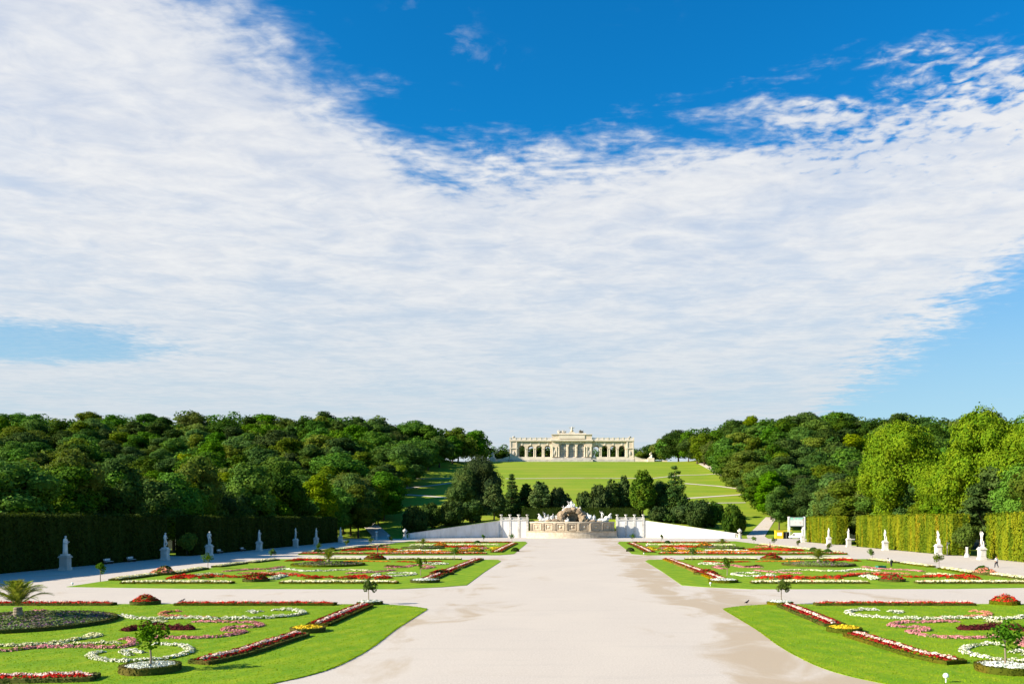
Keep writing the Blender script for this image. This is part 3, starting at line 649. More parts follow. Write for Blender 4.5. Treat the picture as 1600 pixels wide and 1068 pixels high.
    ribbon(px([(600, 887), (630, 886.5), (650, 883), (675, 886), (660, 889)], s), 1.3, 'pink', 'curling pink flower hook', 1, s)
    ribbon(px([(604, 884), (630, 886)], s), 1.4, 'maroon', 'small maroon leaved wedge', 1, s, green='petal_maroon')
    ribbon(px([(655, 880.5), (690, 880), (696, 881.5), (670, 882.5)], s), 0.9, 'white', 'small closed white flower loop', 1, s)
    ribbon(px([(620, 877.5), (660, 878.5), (690, 877)], s), 1.2, 'red', 'thin scarlet line behind the pink hook', 1, s)
    ribbon(px([(452, 877), (475, 875.5), (500, 876.5)], s), 2.4, 'red', 'scarlet flower block behind the palm bed', 1, s, h=0.35)
    ribbon(px([(530, 877.5), (565, 877), (610, 877.5)], s), 1.2, 'orange', 'orange flower line behind the palm bed', 1, s)
    strip(px([(462, 874), (562, 874)], s), 1.8, CR, 'dark box row along the lawn back, outer of two', 1, s)
    strip(px([(610, 874), (720, 874)], s), 1.8, CR, 'dark box row along the lawn back, inner of two', 1, s)
    disc(px([(586, 873.8)], s)[0], 1.9, 'deep_red', 'round tuft of dark red flowers at the lawn back', 1, s, dome=0.7)
    disc(px([(513, 883)], s)[0], 5.6, 'purple', 'round grey green lavender bed around a palm', 1, s, name='palm_bed', dome=0.35, green='plant_greygreen', k=0.06)
    for i, q in enumerate([[(662, 909), (688, 898)], [(692, 897), (710, 889)], [(713, 888), (732, 880.5)], [(734, 879.5), (748, 874)]]):
        strip(px(q, s), 1.9, RW, ['first', 'second', 'third', 'fourth'][i] + ' red and pale strip along the axis', 1, s, border='box_leaf_orange_sunlit' if s > 0 else 'box_leaf')  # edging on the sunny side takes the copy with sunlight painted in
    disc(px([(690, 897.5)], s)[0], 1.5, 'deep_red', 'round brown red tuft between the red strips', 1, s, dome=0.4)
    disc(px([(664, 909.5)], s)[0], 1.6, 'silver', 'round silver bed at the foot of the red strips', 1, s, dome=0.15)
    # ---- lawn before the fountain
    strip(px([(470, 865.5), (620, 865.8), (760, 865.2)], s), 2.4, RO, 'long box edged red row along the front', 2, s)
    strip(px([(480, 864), (540, 857.5), (600, 851)], s), 2.4, CR, 'slanting dark box row along the outer lawn edge', 2, s)
    strip(px([(775, 863), (790, 855), (803, 849)], s), 2.6, RW, 'slanting red and pale strip along the gravel axis', 2, s)
    ribbon(px([(545, 861), (580, 858.5), (620, 859.5)], s), 5.0, 'red', 'broad scarlet flower patch', 2, s, h=0.4)
    ribbon(px([(700, 855), (730, 854.2), (752, 854.6)], s), 5.0, 'red', 'long scarlet flower band', 2, s, h=0.4)
    ribbon(px([(712, 857.6), (740, 857.2), (760, 857.6)], s), 4.0, 'pink', 'pink flower band below the scarlet one', 2, s, h=0.35)
    ribbon(px([(600, 863), (650, 862.4), (700, 862.6), (730, 861)], s), 2.6, 'orange', 'long orange flower line', 2, s, h=0.35)
    ribbon(px([(620, 861), (650, 860.4), (690, 860.8)], s), 2.4, 'white', 'thin white flower line', 2, s, h=0.3)
    ribbon(px([(560, 854.4), (610, 854)], s), 3.4, 'salmon', 'salmon flower line behind the scarlet patch', 2, s, h=0.3)
    ribbon(px([(765, 860), (780, 857), (770, 856)], s), 2.4, 'yellow', 'small yellow flower hook', 2, s, h=0.3)
    ribbon(px([(640, 851.4), (700, 851), (780, 851)], s), 4.0, 'cream', 'pale cream flower line at the lawn back', 2, s, h=0.3)
    strip(px([(650, 847.6), (720, 847.6), (800, 847.4)], s), 3.0, RO, 'red flower row along the lawn back', 2, s)
    disc(px([(661, 856.5)], s)[0], 5.4, 'purple', 'round grey green bed around a small palm', 2, s, name='palm_bed', dome=0.35, green='plant_greygreen', k=0.06)
    disc(px([(688, 853.5)], s)[0], 2.2, 'orange', 'round orange red tuft beside the palm bed', 2, s, dome=0.7)
    disc(px([(742, 861)], s)[0], 2.0, 'yellow', 'round yellow green tuft beside the orange line', 2, s, dome=0.6)

# ------------------------------------------------------------------ tufts of grass over the front lawns and along their edges
def inside(P, poly):
    x, y = P[:, 0], P[:, 1]; c = np.zeros(len(P), bool); q = np.array(poly)
    for (x0, y0), (x1, y1) in zip(q, np.roll(q, -1, 0)): c ^= ((y0 > y) != (y1 > y)) & (x < (x1 - x0) * (y - y0) / (y1 - y0 + 1e-12) + x0)
    return c
leaf_mat('grass_blade', (0.135, 0.265, 0.004), (0.255, 0.370, 0.008), (0.30, 0.35, 0.014), trans=0.3, orand=0, nscale=0.6)
for s, poly in ((-1, near_pts), (1, mirror(near_pts))):
    rs = np.random.default_rng(900 + s); n = 60000; P = np.column_stack([rs.uniform(-46, -5, n), rs.uniform(37, 74, n)])
    if s > 0: P[:, 0] = 2 * AX - P[:, 0]
    lim = (0.70 if s < 0 else 0.56) * P[:, 1]; P = P[(np.abs(P[:, 0]) < lim)]; P = P[inside(P, poly)]
    Q = np.array(poly); e, L = dense(np.concatenate([Q[1:-2]]), 0.02); i = rs.choice(len(e), 3500); E = e[i] + rs.normal(0, 0.035, (3500, 2)); P = np.concatenate([P, E])
    k = len(P); b = np.column_stack([P, np.full(k, LAWN_Z - 0.004)]); a = rs.uniform(0, 6.28, k); u = np.column_stack([np.cos(a), np.sin(a), np.zeros(k)]) * 0.035; hh = rs.uniform(0.02, 0.05, k)
    t_ = b + np.column_stack([rs.normal(0, 0.03, (k, 2)), hh]); V = np.stack([b - u, b + u, t_], 1).reshape(-1, 3)
    g = stuff(obj('grass', np_mesh('grass', V, np.arange(3 * k).reshape(k, 3), ['grass_blade']))); tag(g, 'short mown grass of the front lawn ' + SIDE[s], 'grass')

# ------------------------------------------------------------------ palms
def frond_mesh(L, arch, seed):
    rs = np.random.default_rng(seed); n = 16; V = []; F = []
    t = np.linspace(0, 1, n); X = L * t * (1 - 0.12 * t); Z = arch * L * (t * 1.15 - t * t * 1.0)
    def quad(a, b, c_, d_): k = len(V); V.extend([a, b, c_, d_]); F.append((k, k + 1, k + 2, k + 3))
    for i in range(n - 1):
        wd = 0.035 * L / 3 * (1 - t[i]) + 0.008
        quad((X[i], -wd, Z[i]), (X[i + 1], -wd, Z[i + 1]), (X[i + 1], wd, Z[i + 1]), (X[i], wd, Z[i]))
    for k in range(26):
        s = 0.16 + 0.84 * k / 25; x = np.interp(s, t, X); z = np.interp(s, t, Z); ll = L * 0.24 * math.sin(math.pi * min(1, s * 0.85 + 0.15)) ** 0.7 * rs.uniform(0.85, 1.1)
        for sd in (-1, 1):
            fx, up = 0.55 + 0.3 * s, 0.35; e = (x + ll * fx, sd * ll * 0.75, z + ll * up - ll * 0.25 * s); wv = 0.045 * L / 3
            mid = (x + ll * fx * 0.5, sd * ll * 0.42, z + ll * up * 0.62)
            quad((x - wv, sd * 0.01, z), (mid[0] - wv, mid[1], mid[2]), e, (mid[0] + wv, mid[1], mid[2]))
    return np_mesh('frond', V, F, ['palm_leaf'])
FR = [frond_mesh(2.9, 0.35 + 0.12 * i, 50 + i) for i in range(4)]
def palm(loc, label, scale=1.0, trunk_h=0.75, nf=34, seed=0):
    rs = random.Random(seed); t = thing('palm', label, 'palm', loc, rs.uniform(0, 6))
    mb = MB(); prof = []
    for i in range(9): prof.append(((0.36 - 0.012 * i + (0.04 if i % 2 else 0)) * scale, -0.1 + trunk_h * scale * i / 8))
    mb.lathe(prof, seg=12).part('trunk', 'pale_bark', t)
    for i in range(nf):
        k = i / nf; o = obj('frond', FR[i % 4], t, (0, 0, trunk_h * scale * 0.97))
        o.rotation_euler = (rs.uniform(-0.15, 0.15), -R(78 - 78 * k + rs.uniform(-6, 6)), i * 2.39996 + rs.uniform(-0.1, 0.1)); o.scale = (scale * (0.78 + 0.22 * k),) * 3
    return t
bedtop = LAWN_Z + 0.2 + 0.30
x_, y_ = G(28, 974); palm((x_, y_, bedtop), 'large palm with arching yellow green fronds in the front lavender bed', 0.92, 0.8, 38, 1)
for s in BOTH:
    x_, y_ = px([(513, 883)], s)[0]; palm((x_, y_, bedtop), 'palm with arching fronds in the middle lawn lavender bed ' + SIDE[s], 0.85, 0.6, 30, 2 + s)
    x_, y_ = px([(661, 856.5)], s)[0]; palm((x_, y_, bedtop), 'small palm in the round bed on the fountain lawn ' + SIDE[s], 0.8, 0.6, 24, 5 + s)

# ------------------------------------------------------------------ little standard trees and domes
def std_crown(seed, r=0.55, n=620, size=0.10):
    rs = np.random.default_rng(seed); P = []
    for _ in range(9):
        c = rs.normal(0, 0.5, 3) * r * np.array([1, 1, 0.75]); p = rs.normal(0, 1, (n // 9, 3)); p /= np.linalg.norm(p, axis=1, keepdims=True); P.append(c + p * r * rs.uniform(0.35, 0.6))
    P = np.concatenate(P); V, F = leaves(P, P / r, size, rs, 0.8); return V, F
STD = []
for i in range(3):
    V, F = std_crown(300 + i); V = V + np.array([0, 0, 1.5])
    cm = [np_mesh('crown', V, F, [q]) for q in ('leaf_mid', 'leaf_olive')]
    mb = MB(); mb.tube([(0, 0, -0.1), (0.02, 0.01, 0.5), (-0.01, 0.0, 1.0), (0.0, 0.01, 1.35)], [0.05, 0.04, 0.035, 0.03], 7)
    for k in range(4): a = k * 1.6 + i; mb.tube([(0, 0, 1.1), (0.15 * math.cos(a), 0.15 * math.sin(a), 1.35), (0.3 * math.cos(a), 0.3 * math.sin(a), 1.65)], [0.025, 0.018, 0.01], 5)
    STD.append((cm, mb.done('trunk', 'pale_bark')))
def std_tree(loc, label, i, sc, group, olive=0):
    t = thing('standard_tree', label, 'small tree', loc, i * 1.3, group); t.scale = (sc,) * 3
    obj('crown', STD[i % 3][0][olive], t); obj('trunk', STD[i % 3][1], t); return t
for s in BOTH:
    for i, (x, y, sc, zz, wh) in enumerate([(235, 1049, 1.08, 0.2, 'in the round silver bed on the front lawn'), (576, 944, 1.02, 0.15, 'ending the red strip on the front lawn'), (157, 908, 1.15, 0.0, 'at the outer tip of the middle lawn'),
            (325, 888, 1.1, 0, 'halfway along the slanting rows of the middle lawn'), (428, 875.5, 1.1, 0, 'at the back corner of the middle lawn'), (657, 899, 1.2, LAWN_Z, 'inside the white ring area of the middle lawn'), (710, 875.5, 1.15, LAWN_Z, 'at the back box row of the middle lawn'),
            (496, 863.5, 1.15, 0, 'at the outer tip of the fountain lawn'), (542, 857, 1.2, 0, 'second along the outer edge of the fountain lawn'), (580, 853, 1.2, 0, 'third along the outer edge of the fountain lawn'), (611, 849.5, 1.2, 0, 'at the back outer corner of the fountain lawn'),
            (755, 846.6, 1.3, LAWN_Z, 'in the back row of the fountain lawn'), (800, 846.6, 1.3, LAWN_Z, 'at the back inner corner of the fountain lawn')]):
        X_, Y_ = px([(x, y)], s)[0]
        std_tree((X_, Y_, zz), 'small standard tree ' + wh + ' ' + SIDE[s], i, sc, 'small standard trees round the lawns', 1 if (s > 0 and i in (1, 2, 3, 7, 8)) else 0)
    for i, (x, y, wh) in enumerate([(497, 863.6, 'at the outer tip of the fountain lawn'), (519, 860.6, 'beside the slanting row of the fountain lawn'), (746, 848.5, 'at the back of the fountain lawn'), (805, 861, 'near the axis on the fountain lawn'), (258, 897 - 3.2, 'beside the slanting rows of the middle lawn')]):
        X_, Y_ = px([(x, y)], s)[0]; rs = np.random.default_rng(500 + i)
        n = 260; p = rs.normal(0, 1, (n, 3)); p[:, 2] = np.abs(p[:, 2]); p /= np.linalg.norm(p, axis=1, keepdims=True); nn = p.copy(); p = p * np.array([0.95, 0.95, 0.9])
        V, F = leaves(p, nn, 0.26, rs, 0.45)
        t = thing('clipped_shrub', 'dark green clipped dome %s %s' % (wh, SIDE[s]), 'shrub', (X_, Y_, 0.0), 0, 'clipped dome shrubs')
        stuff(obj('foliage', np_mesh('f', V, F, ['leaf_dark']), t)); MB().ball((0, 0, 0.05), 0.86, sz=0.95).part('core', 'leaf_dark', t)
# ------------------------------------------------------------------ figures
def skin_mesh(name, J, E, material, sub=1):
    """J: {key: ((x,y,z), radius or (rx,ry))}; E: edges; grows one continuous skin"""
    keys = list(J); idx = {k: i for i, k in enumerate(keys)}
    me = bpy.data.meshes.new('tmp'); me.from_pydata([J[k][0] for k in keys], [(idx[a], idx[b]) for a, b in E], [])
    o = bpy.data.objects.new('tmp', me); COL.objects.link(o)
    sk = o.modifiers.new('s', 'SKIN'); sk.use_smooth_shade = True
    for i, k in enumerate(keys):
        r = J[k][1]; me.skin_vertices[0].data[i].radius = r if hasattr(r, '__len__') else (r, r); me.skin_vertices[0].data[i].use_root = (i == 0)
    if sub: o.modifiers.new('u', 'SUBSURF').levels = sub
    dg = bpy.context.evaluated_depsgraph_get(); ev = o.evaluated_get(dg)
    m2 = bpy.data.meshes.new_from_object(ev); m2.name = name
    bpy.data.objects.remove(o, do_unlink=True); bpy.data.meshes.remove(me)
    m2.materials.clear(); m2.materials.append(M[material])
    for p in m2.polygons: p.use_smooth = True
    return m2

def body_joints(pose, k=1.0):
    """a 1.8 m figure facing -y; x is its right-left; returns joints scaled by k"""
    J = {'pelvis': ((0, 0, 0.95), (0.15, 0.11)), 'spine': ((0, 0, 1.12), (0.13, 0.10)), 'chest': ((0, 0, 1.32), (0.17, 0.12)), 'neck': ((0, 0, 1.5), 0.055), 'chin': ((0, -0.02, 1.57), 0.07), 'head': ((0, -0.02, 1.68), 0.105), 'crown': ((0, -0.01, 1.77), 0.07)}
    hipL, hipR = ((0.1, 0, 0.9), 0.10), ((-0.1, 0, 0.9), 0.10)
    J.update({'hl': hipL, 'hr': hipR, 'kl': ((0.11, -0.02, 0.5), 0.07), 'kr': ((-0.11, -0.02, 0.5), 0.07), 'al': ((0.11, 0.02, 0.09), 0.045), 'ar': ((-0.11, 0.02, 0.09), 0.045), 'tl': ((0.12, -0.14, 0.04), 0.04), 'tr': ((-0.12, -0.14, 0.04), 0.04)})
    J.update({'sl': ((0.19, 0, 1.42), 0.07), 'sr': ((-0.19, 0, 1.42), 0.07), 'el': ((0.25, 0.02, 1.14), 0.05), 'er': ((-0.25, 0.02, 1.14), 0.05), 'wl': ((0.24, -0.08, 0.9), 0.035), 'wr': ((-0.24, -0.08, 0.9), 0.035), 'fl': ((0.235, -0.11, 0.8), 0.03), 'fr': ((-0.235, -0.11, 0.8), 0.03)})
    J.update({q: (v, J[q][1]) for q, v in pose.items()})
    return {q: (tuple(c * k for c in v[0]), tuple(c * k for c in v[1]) if hasattr(v[1], '__len__') else v[1] * k) for q, v in J.items()}
BODY_E = [('pelvis', 'spine'), ('spine', 'chest'), ('chest', 'neck'), ('neck', 'chin'), ('chin', 'head'), ('head', 'crown'), ('pelvis', 'hl'), ('pelvis', 'hr'), ('hl', 'kl'), ('hr', 'kr'), ('kl', 'al'), ('kr', 'ar'), ('al', 'tl'), ('ar', 'tr'),
          ('chest', 'sl'), ('chest', 'sr'), ('sl', 'el'), ('sr', 'er'), ('el', 'wl'), ('er', 'wr'), ('wl', 'fl'), ('wr', 'fr')]
POSES = {
 'rest': {'pelvis': (0.03, 0, 0.95), 'kl': (0.16, -0.12, 0.5), 'al': (0.17, 0.06, 0.09), 'tl': (0.2, -0.1, 0.04), 'wl': (0.1, -0.22, 1.12), 'fl': (0.02, -0.23, 1.18), 'head': (0.03, -0.03, 1.68), 'crown': (0.04, -0.02, 1.77)},
 'over': {'er': (-0.36, 0, 1.62), 'wr': (-0.16, -0.05, 1.86), 'fr': (-0.05, -0.06, 1.88), 'el': (0.36, 0, 1.6), 'wl': (0.16, -0.05, 1.84), 'fl': (0.06, -0.06, 1.88), 'kl': (0.14, -0.08, 0.5)},
 'one_over': {'er': (-0.36, 0, 1.6), 'wr': (-0.14, -0.05, 1.84), 'fr': (-0.04, -0.06, 1.87), 'wl': (0.12, -0.2, 1.08), 'fl': (0.03, -0.22, 1.1), 'kr': (-0.15, -0.1, 0.5)},
 'hold': {'el': (0.27, -0.05, 1.15), 'wl': (0.12, -0.26, 1.18), 'fl': (0.04, -0.28, 1.22), 'er': (-0.27, -0.03, 1.15), 'wr': (-0.13, -0.26, 1.05), 'fr': (-0.05, -0.28, 1.05)},
 'raise': {'er': (-0.38, -0.05, 1.58), 'wr': (-0.45, -0.1, 1.86), 'fr': (-0.46, -0.12, 1.96), 'el': (0.36, 0, 1.2), 'wl': (0.42, -0.1, 1.0), 'fl': (0.43, -0.14, 0.92), 'kl': (0.15, -0.15, 0.52)},
 'sit': {'kl': (0.14, -0.42, 0.88), 'kr': (-0.14, -0.40, 0.84), 'al': (0.18, -0.46, 0.45), 'ar': (-0.16, -0.34, 0.45), 'tl': (0.2, -0.6, 0.4), 'tr': (-0.17, -0.48, 0.4), 'er': (-0.42, -0.1, 1.25), 'wr': (-0.55, -0.25, 1.4), 'fr': (-0.58, -0.3, 1.46), 'wl': (0.35, -0.3, 1.0), 'fl': (0.36, -0.36, 0.95)},
 'walk': {'kl': (0.1, -0.18, 0.52), 'al': (0.1, -0.2, 0.1), 'tl': (0.1, -0.34, 0.07), 'kr': (-0.1, 0.04, 0.5), 'ar': (-0.1, 0.28, 0.14), 'tr': (-0.1, 0.18, 0.04), 'wl': (0.26, 0.1, 0.92), 'fl': (0.26, 0.12, 0.82), 'wr': (-0.26, -0.16, 0.94), 'fr': (-0.26, -0.22, 0.86)},
 'stoop': {'spine': (0, -0.14, 1.08), 'chest': (0, -0.34, 1.16), 'neck': (0, -0.5, 1.2), 'chin': (0, -0.58, 1.2), 'head': (0, -0.66, 1.22), 'crown': (0, -0.74, 1.23), 'sl': (0.19, -0.4, 1.16), 'sr': (-0.19, -0.4, 1.16), 'el': (0.22, -0.46, 0.86), 'er': (-0.22, -0.46, 0.86), 'wl': (0.18, -0.56, 0.62), 'wr': (-0.18, -0.56, 0.62), 'fl': (0.17, -0.6, 0.53), 'fr': (-0.17, -0.6, 0.53), 'pelvis': (0, 0.05, 0.93), 'hl': (0.1, 0.05, 0.88), 'hr': (-0.1, 0.05, 0.88), 'kl': (0.13, -0.08, 0.48), 'kr': (-0.13, -0.06, 0.48)},
 'squat': {'pelvis': (0, 0.12, 0.38), 'spine': (0, 0.06, 0.55), 'chest': (0, -0.06, 0.76), 'neck': (0, -0.12, 0.93), 'chin': (0, -0.16, 0.99), 'head': (0, -0.19, 1.09), 'crown': (0, -0.19, 1.18), 'sl': (0.19, -0.08, 0.85), 'sr': (-0.19, -0.08, 0.85), 'hl': (0.1, 0.1, 0.36), 'hr': (-0.1, 0.1, 0.36), 'kl': (0.16, -0.3, 0.5), 'kr': (-0.16, -0.3, 0.5), 'al': (0.14, 0.0, 0.1), 'ar': (-0.14, 0.0, 0.1), 'tl': (0.15, -0.18, 0.05), 'tr': (-0.15, -0.18, 0.05), 'el': (0.24, -0.3, 0.66), 'er': (-0.24, -0.3, 0.66), 'wl': (0.14, -0.48, 0.45), 'wr': (-0.14, -0.48, 0.45), 'fl': (0.12, -0.54, 0.38), 'fr': (-0.12, -0.54, 0.38)},
}
FIG = {p: skin_mesh('figure', body_joints(POSES[p], 1.5), BODY_E, 'marble') for p in ('rest', 'over', 'one_over', 'hold', 'raise', 'sit')}
def drape_mesh(k=1.5, h=1.0, seg=40):
    return MB().lathe([(0.22 * k, 0.0), (0.20 * k, 0.2 * k), (0.19 * k, 0.5 * k), (0.18 * k, 0.8 * k), (0.17 * k, h * k)], seg=seg, sx=1.0, sy=0.85, pleat=(9, 0.10)).done('drapery', 'marble', smooth=True)
DRAPE = drape_mesh(); DRAPE_TALL = drape_mesh(1.5, 1.32)
PED = [MB().box(-0.66, 0.66, -0.66, 0.66, -0.05, 0.32).box(-0.64, 0.64, -0.64, 0.64, 0.32, 0.45, 0.93).done('plinth', 'white_stone', bevel=0.02),
       MB().box(-0.56, 0.56, -0.56, 0.56, 0.44, 1.85).box(-0.40, 0.40, -0.58, 0.58, 0.7, 1.6).box(-0.58, 0.58, -0.40, 0.40, 0.7, 1.6).done('dado', 'white_stone', bevel=0.015),
       MB().box(-0.70, 0.70, -0.70, 0.70, 1.84, 2.0).box(-0.62, 0.62, -0.62, 0.62, 2.0, 2.15).done('cornice', 'white_stone', bevel=0.025),
       MB().box(-0.5, 0.5, -0.45, 0.45, 2.14, 2.36).done('figure_base', 'marble', bevel=0.03)]
def statue(X, Y, pose, tall, face, label, group):
    t = thing('garden_statue', label, 'statue', (X, Y, 0), 0, group)
    for nm, me in zip(('plinth', 'dado', 'cornice', 'figure_base'), PED): obj(nm, me, t)
    f = obj('figure', FIG[pose], t, (0, 0, 2.30), face, (1.15, 1.15, 1.03))
    if tall is not None: obj('drapery', DRAPE_TALL if tall else DRAPE, f)
    MB().tube([(0.22, 0.18, 0), (0.2, 0.2, 0.6), (0.16, 0.16, 1.15)], [0.16, 0.13, 0.1], 7).part('support', 'marble', f) if tall is None else None
    return t
LS = [(102, 'hold', True, 'with folded arms in front of the long dark hedge'), (258, 'rest', None, 'at the end of the dark hedge beside the opening'), (327, 'rest', None, 'just past the opening of the dark hedge'), (405, 'hold', True, 'second past the opening of the dark hedge'),
      (462, 'one_over', None, 'third past the opening of the dark hedge'), (494, 'hold', False, 'fourth past the opening of the dark hedge'), (532, 'rest', True, 'at the far end of the dark hedge')]
for x, p, tl, lb in LS: statue(-73.6, FPX * 73.6 / (CX - x), p, tl, R(90) if x != 327 else R(60), 'shaded stone statue on pedestal ' + lb, 'statues along the shaded hedge')
RSs = [(1534, 'over', None, 'with both arms lifted round its head, nearest the walker'), (1466, 'one_over', None, 'with one arm bent over its head beside the hedge opening'), (1383, 'rest', None, 'alone before the middle of the long yellow green hedge'), (1326, 'hold', False, 'at the narrow dark hedge opening with a smaller figure'),
       (1295, 'rest', True, 'before the short yellow green hedge'), (1254, 'hold', True, 'at the end of the hedges beside the kiosk')]
for x, p, tl, lb in RSs: statue(75.6, FPX * 75.6 / (x - CX), p, tl, R(-90), 'sunlit stone statue on pedestal ' + lb, 'statues along the sunlit hedge')

# ------------------------------------------------------------------ wall of the hillside behind the fountain
def vase_mesh(k=1.0, m_='white_stone'):
    pr = [(0.45, 0), (0.45, 0.15), (0.2, 0.25), (0.18, 0.45), (0.5, 0.75), (0.72, 1.1), (0.85, 1.3), (0.7, 1.36), (0.3, 1.4)]
    return MB().lathe([(r * k, z * k) for r, z in pr], seg=16).done('vase', m_, smooth=True)
def urn_mesh():
    pr = [(1.0, -0.05), (1.0, 0.35), (0.75, 0.42), (0.72, 1.5), (0.95, 1.6), (0.95, 1.85), (0.4, 1.95), (0.3, 2.25), (0.6, 2.45), (0.9, 2.85), (0.92, 3.2), (0.6, 3.55), (0.3, 3.65), (0.2, 3.9), (0.05, 4.0)]
    return pr
for s in (-1, 1):
    side = 'shaded' if s < 0 else 'sunlit'
    t = thing('retaining_wall', 'long sloping %s wing of the white retaining wall beside the fountain' % side, 'wall', (AX + s * 48, 345, 0))
    n = 6; xs_ = np.linspace(30, 64, n + 1)
    for i in range(n):
        a, b = xs_[i] + 0.04, xs_[i + 1] - 0.04
        V = []; F = []; m_ = 4
        for q in np.linspace(a, b, m_):
            X_ = AX + s * q; Y_ = float(wallY(X_)); tp = 6.9 - (q - 30) * 5 / 34
            V += [(X_ - (AX + s * 48), Y_ + dy - 345, z) for dy, z in ((0, -0.1), (0, tp), (0.36, tp), (0.36, -0.1))]
        for k in range(m_ - 1): F += [(4 * k + e, 4 * k + (e + 1) % 4, 4 * k + 4 + (e + 1) % 4, 4 * k + 4 + e) for e in range(4)]
        F += [(0, 1, 2, 3), (4 * m_ - 4, 4 * m_ - 3, 4 * m_ - 2, 4 * m_ - 1)]
        obj('panel', np_mesh('panel', V, F, ['wall_plaster']), t)
    V = []; F = []                                                        # coping and backing in one run
    qs = np.linspace(29.9, 64.6, 16)
    def run(name, m_, y0, y1, f0, f1):
        V = []; F = []
        for q in qs:
            X_ = AX + s * q; Y_ = float(wallY(X_)); tp = 6.9 - (q - 30) * 5 / 34
            V += [(X_ - (AX + s * 48), Y_ + a - 345, z) for a, z in ((y0, f0(tp)), (y1, f0(tp)), (y1, f1(tp)), (y0, f1(tp)))]
        for i in range(len(qs) - 1):
            for k in range(4): F.append((4 * i + k, 4 * i + (k + 1) % 4, 4 * i + 4 + (k + 1) % 4, 4 * i + 4 + k))
        F += [(0, 1, 2, 3), (len(V) - 4, len(V) - 3, len(V) - 2, len(V) - 1)]
        obj(name, np_mesh(name, V, F, [m_]), t)
    run('coping', 'white_stone', -0.10, 1.15, lambda z: z + 0.004, lambda z: z + 0.26)
    run('backing', 'white_stone', 0.42, 0.9, lambda z: -0.1, lambda z: z - 0.03)
    run('footing', 'white_stone', -0.12, -0.004, lambda z: -0.1, lambda z: 0.35)
    t = thing('end_urn', 'white stone urn on pedestal closing the %s wall wing' % side, 'urn', (AX + s * 65.6, 331.6, 0))
    pr = urn_mesh(); MB().lathe(pr[:6], seg=4).part('pedestal', 'white_stone', t); MB().lathe(pr[5:], seg=16).part('urn_body', 'white_stone', t, smooth=True)
    # tall straight bay next to the basin
    t = thing('terrace_wall', 'tall straight %s bay of white wall with pilasters next to the basin' % side, 'wall', (AX + s * 24.5, 351.6, 0))
    x0, x1 = sorted((s * 18.2 - s * 24.5, s * 30.0 - s * 24.5))
    MB().box(x0, x1, 0, 1.0, -0.1, 7.2).part('wall', 'wall_plaster', t)
    MB().box(x0 - 0.1, x1 + 0.1, -0.25, 1.1, 7.2, 7.55).part('cornice', 'white_stone', t)
    for q in np.linspace(x0 + 0.5, x1 - 0.5, 4):
        MB().box(q - 0.45, q + 0.45, -0.16, 0.0 - 0.003, -0.1, 7.19).part('pilaster', 'white_stone', t); MB().box(q - 0.5, q + 0.5, -0.2, 0.8, 7.55, 8.42).part('post', 'white_stone', t)
    qs_ = np.linspace(x0 + 0.5, x1 - 0.5, 4)
    for a, b in zip(qs_[:-1], qs_[1:]):
        MB().box(a + 0.52, b - 0.52, 0.1, 0.4, 7.55, 7.75).box(a + 0.52, b - 0.52, 0.1, 0.4, 8.25, 8.45).part('rail', 'white_stone', t)
        n_ = 6
        for k in range(n_):
            c_ = a + 0.55 + (b - a - 1.1) * (k + 0.5) / n_; MB().lathe([(0.10, 7.75), (0.16, 7.9), (0.07, 8.1), (0.1, 8.25)], c_, 0.25, 8).part('baluster', 'white_stone', t)
    for i, q in enumerate(qs_):
        v = obj('stone_vase', vase_mesh(0.85), None, (AX + s * 24.5 + q, 351.6 + 0.3, 8.42)); tag(v, 'white stone vase on the balustrade of the %s wall bay' % side, 'vase', 'vases on the %s wall bay' % side)

# ------------------------------------------------------------------ fountain basin
FB = thing('fountain_basin', 'tan stone fountain basin with carved panels and stepped base', 'fountain', (AX, 346, 0))
def arcY(x): return -6.5 + 7.0 * (x / 18.5) ** 2                          # bowed front, local
def bowed(name, m_, hw, dy0, z0, z1, parent, n=24, back=4.2, xa=None, xb=None):
    xs_ = np.linspace(-hw if xa is None else xa, hw if xb is None else xb, n); pts = [(x, arcY(x) + dy0) for x in xs_]
    pts += [(xs_[-1], back), (xs_[0], back)]
    return MB().prism(pts, z0, z1).part(name, m_, parent)
bowed('step', 'tan_pale', 18.6, -1.6, -0.1, 0.5, FB); bowed('base', 'tan_pale', 18.2, -1.2, 0.5, 2.45, FB); bowed('base_moulding', 'tan_stone', 18.4, -1.35, 2.45, 2.85, FB)
bowed('basin_wall', 'tan_stone', 17.0, 0.3, 2.85, 6.1, FB); bowed('rim', 'tan_pale', 17.4, -0.25, 6.1, 6.65, FB)
edges_ = np.linspace(-16.6, 16.6, 8)
for i in range(8):
    x = edges_[i]; y = arcY(x) + 0.3; p = MB().box(x - 0.55, x + 0.55, y - 0.5, y + 0.3, 2.85, 6.1).part('pilaster', 'tan_pale', FB)
    MB().box(x - 0.38, x + 0.38, y - 0.62, y - 0.503, 3.2, 5.8).part('pilaster_face', 'tan_stone', p)
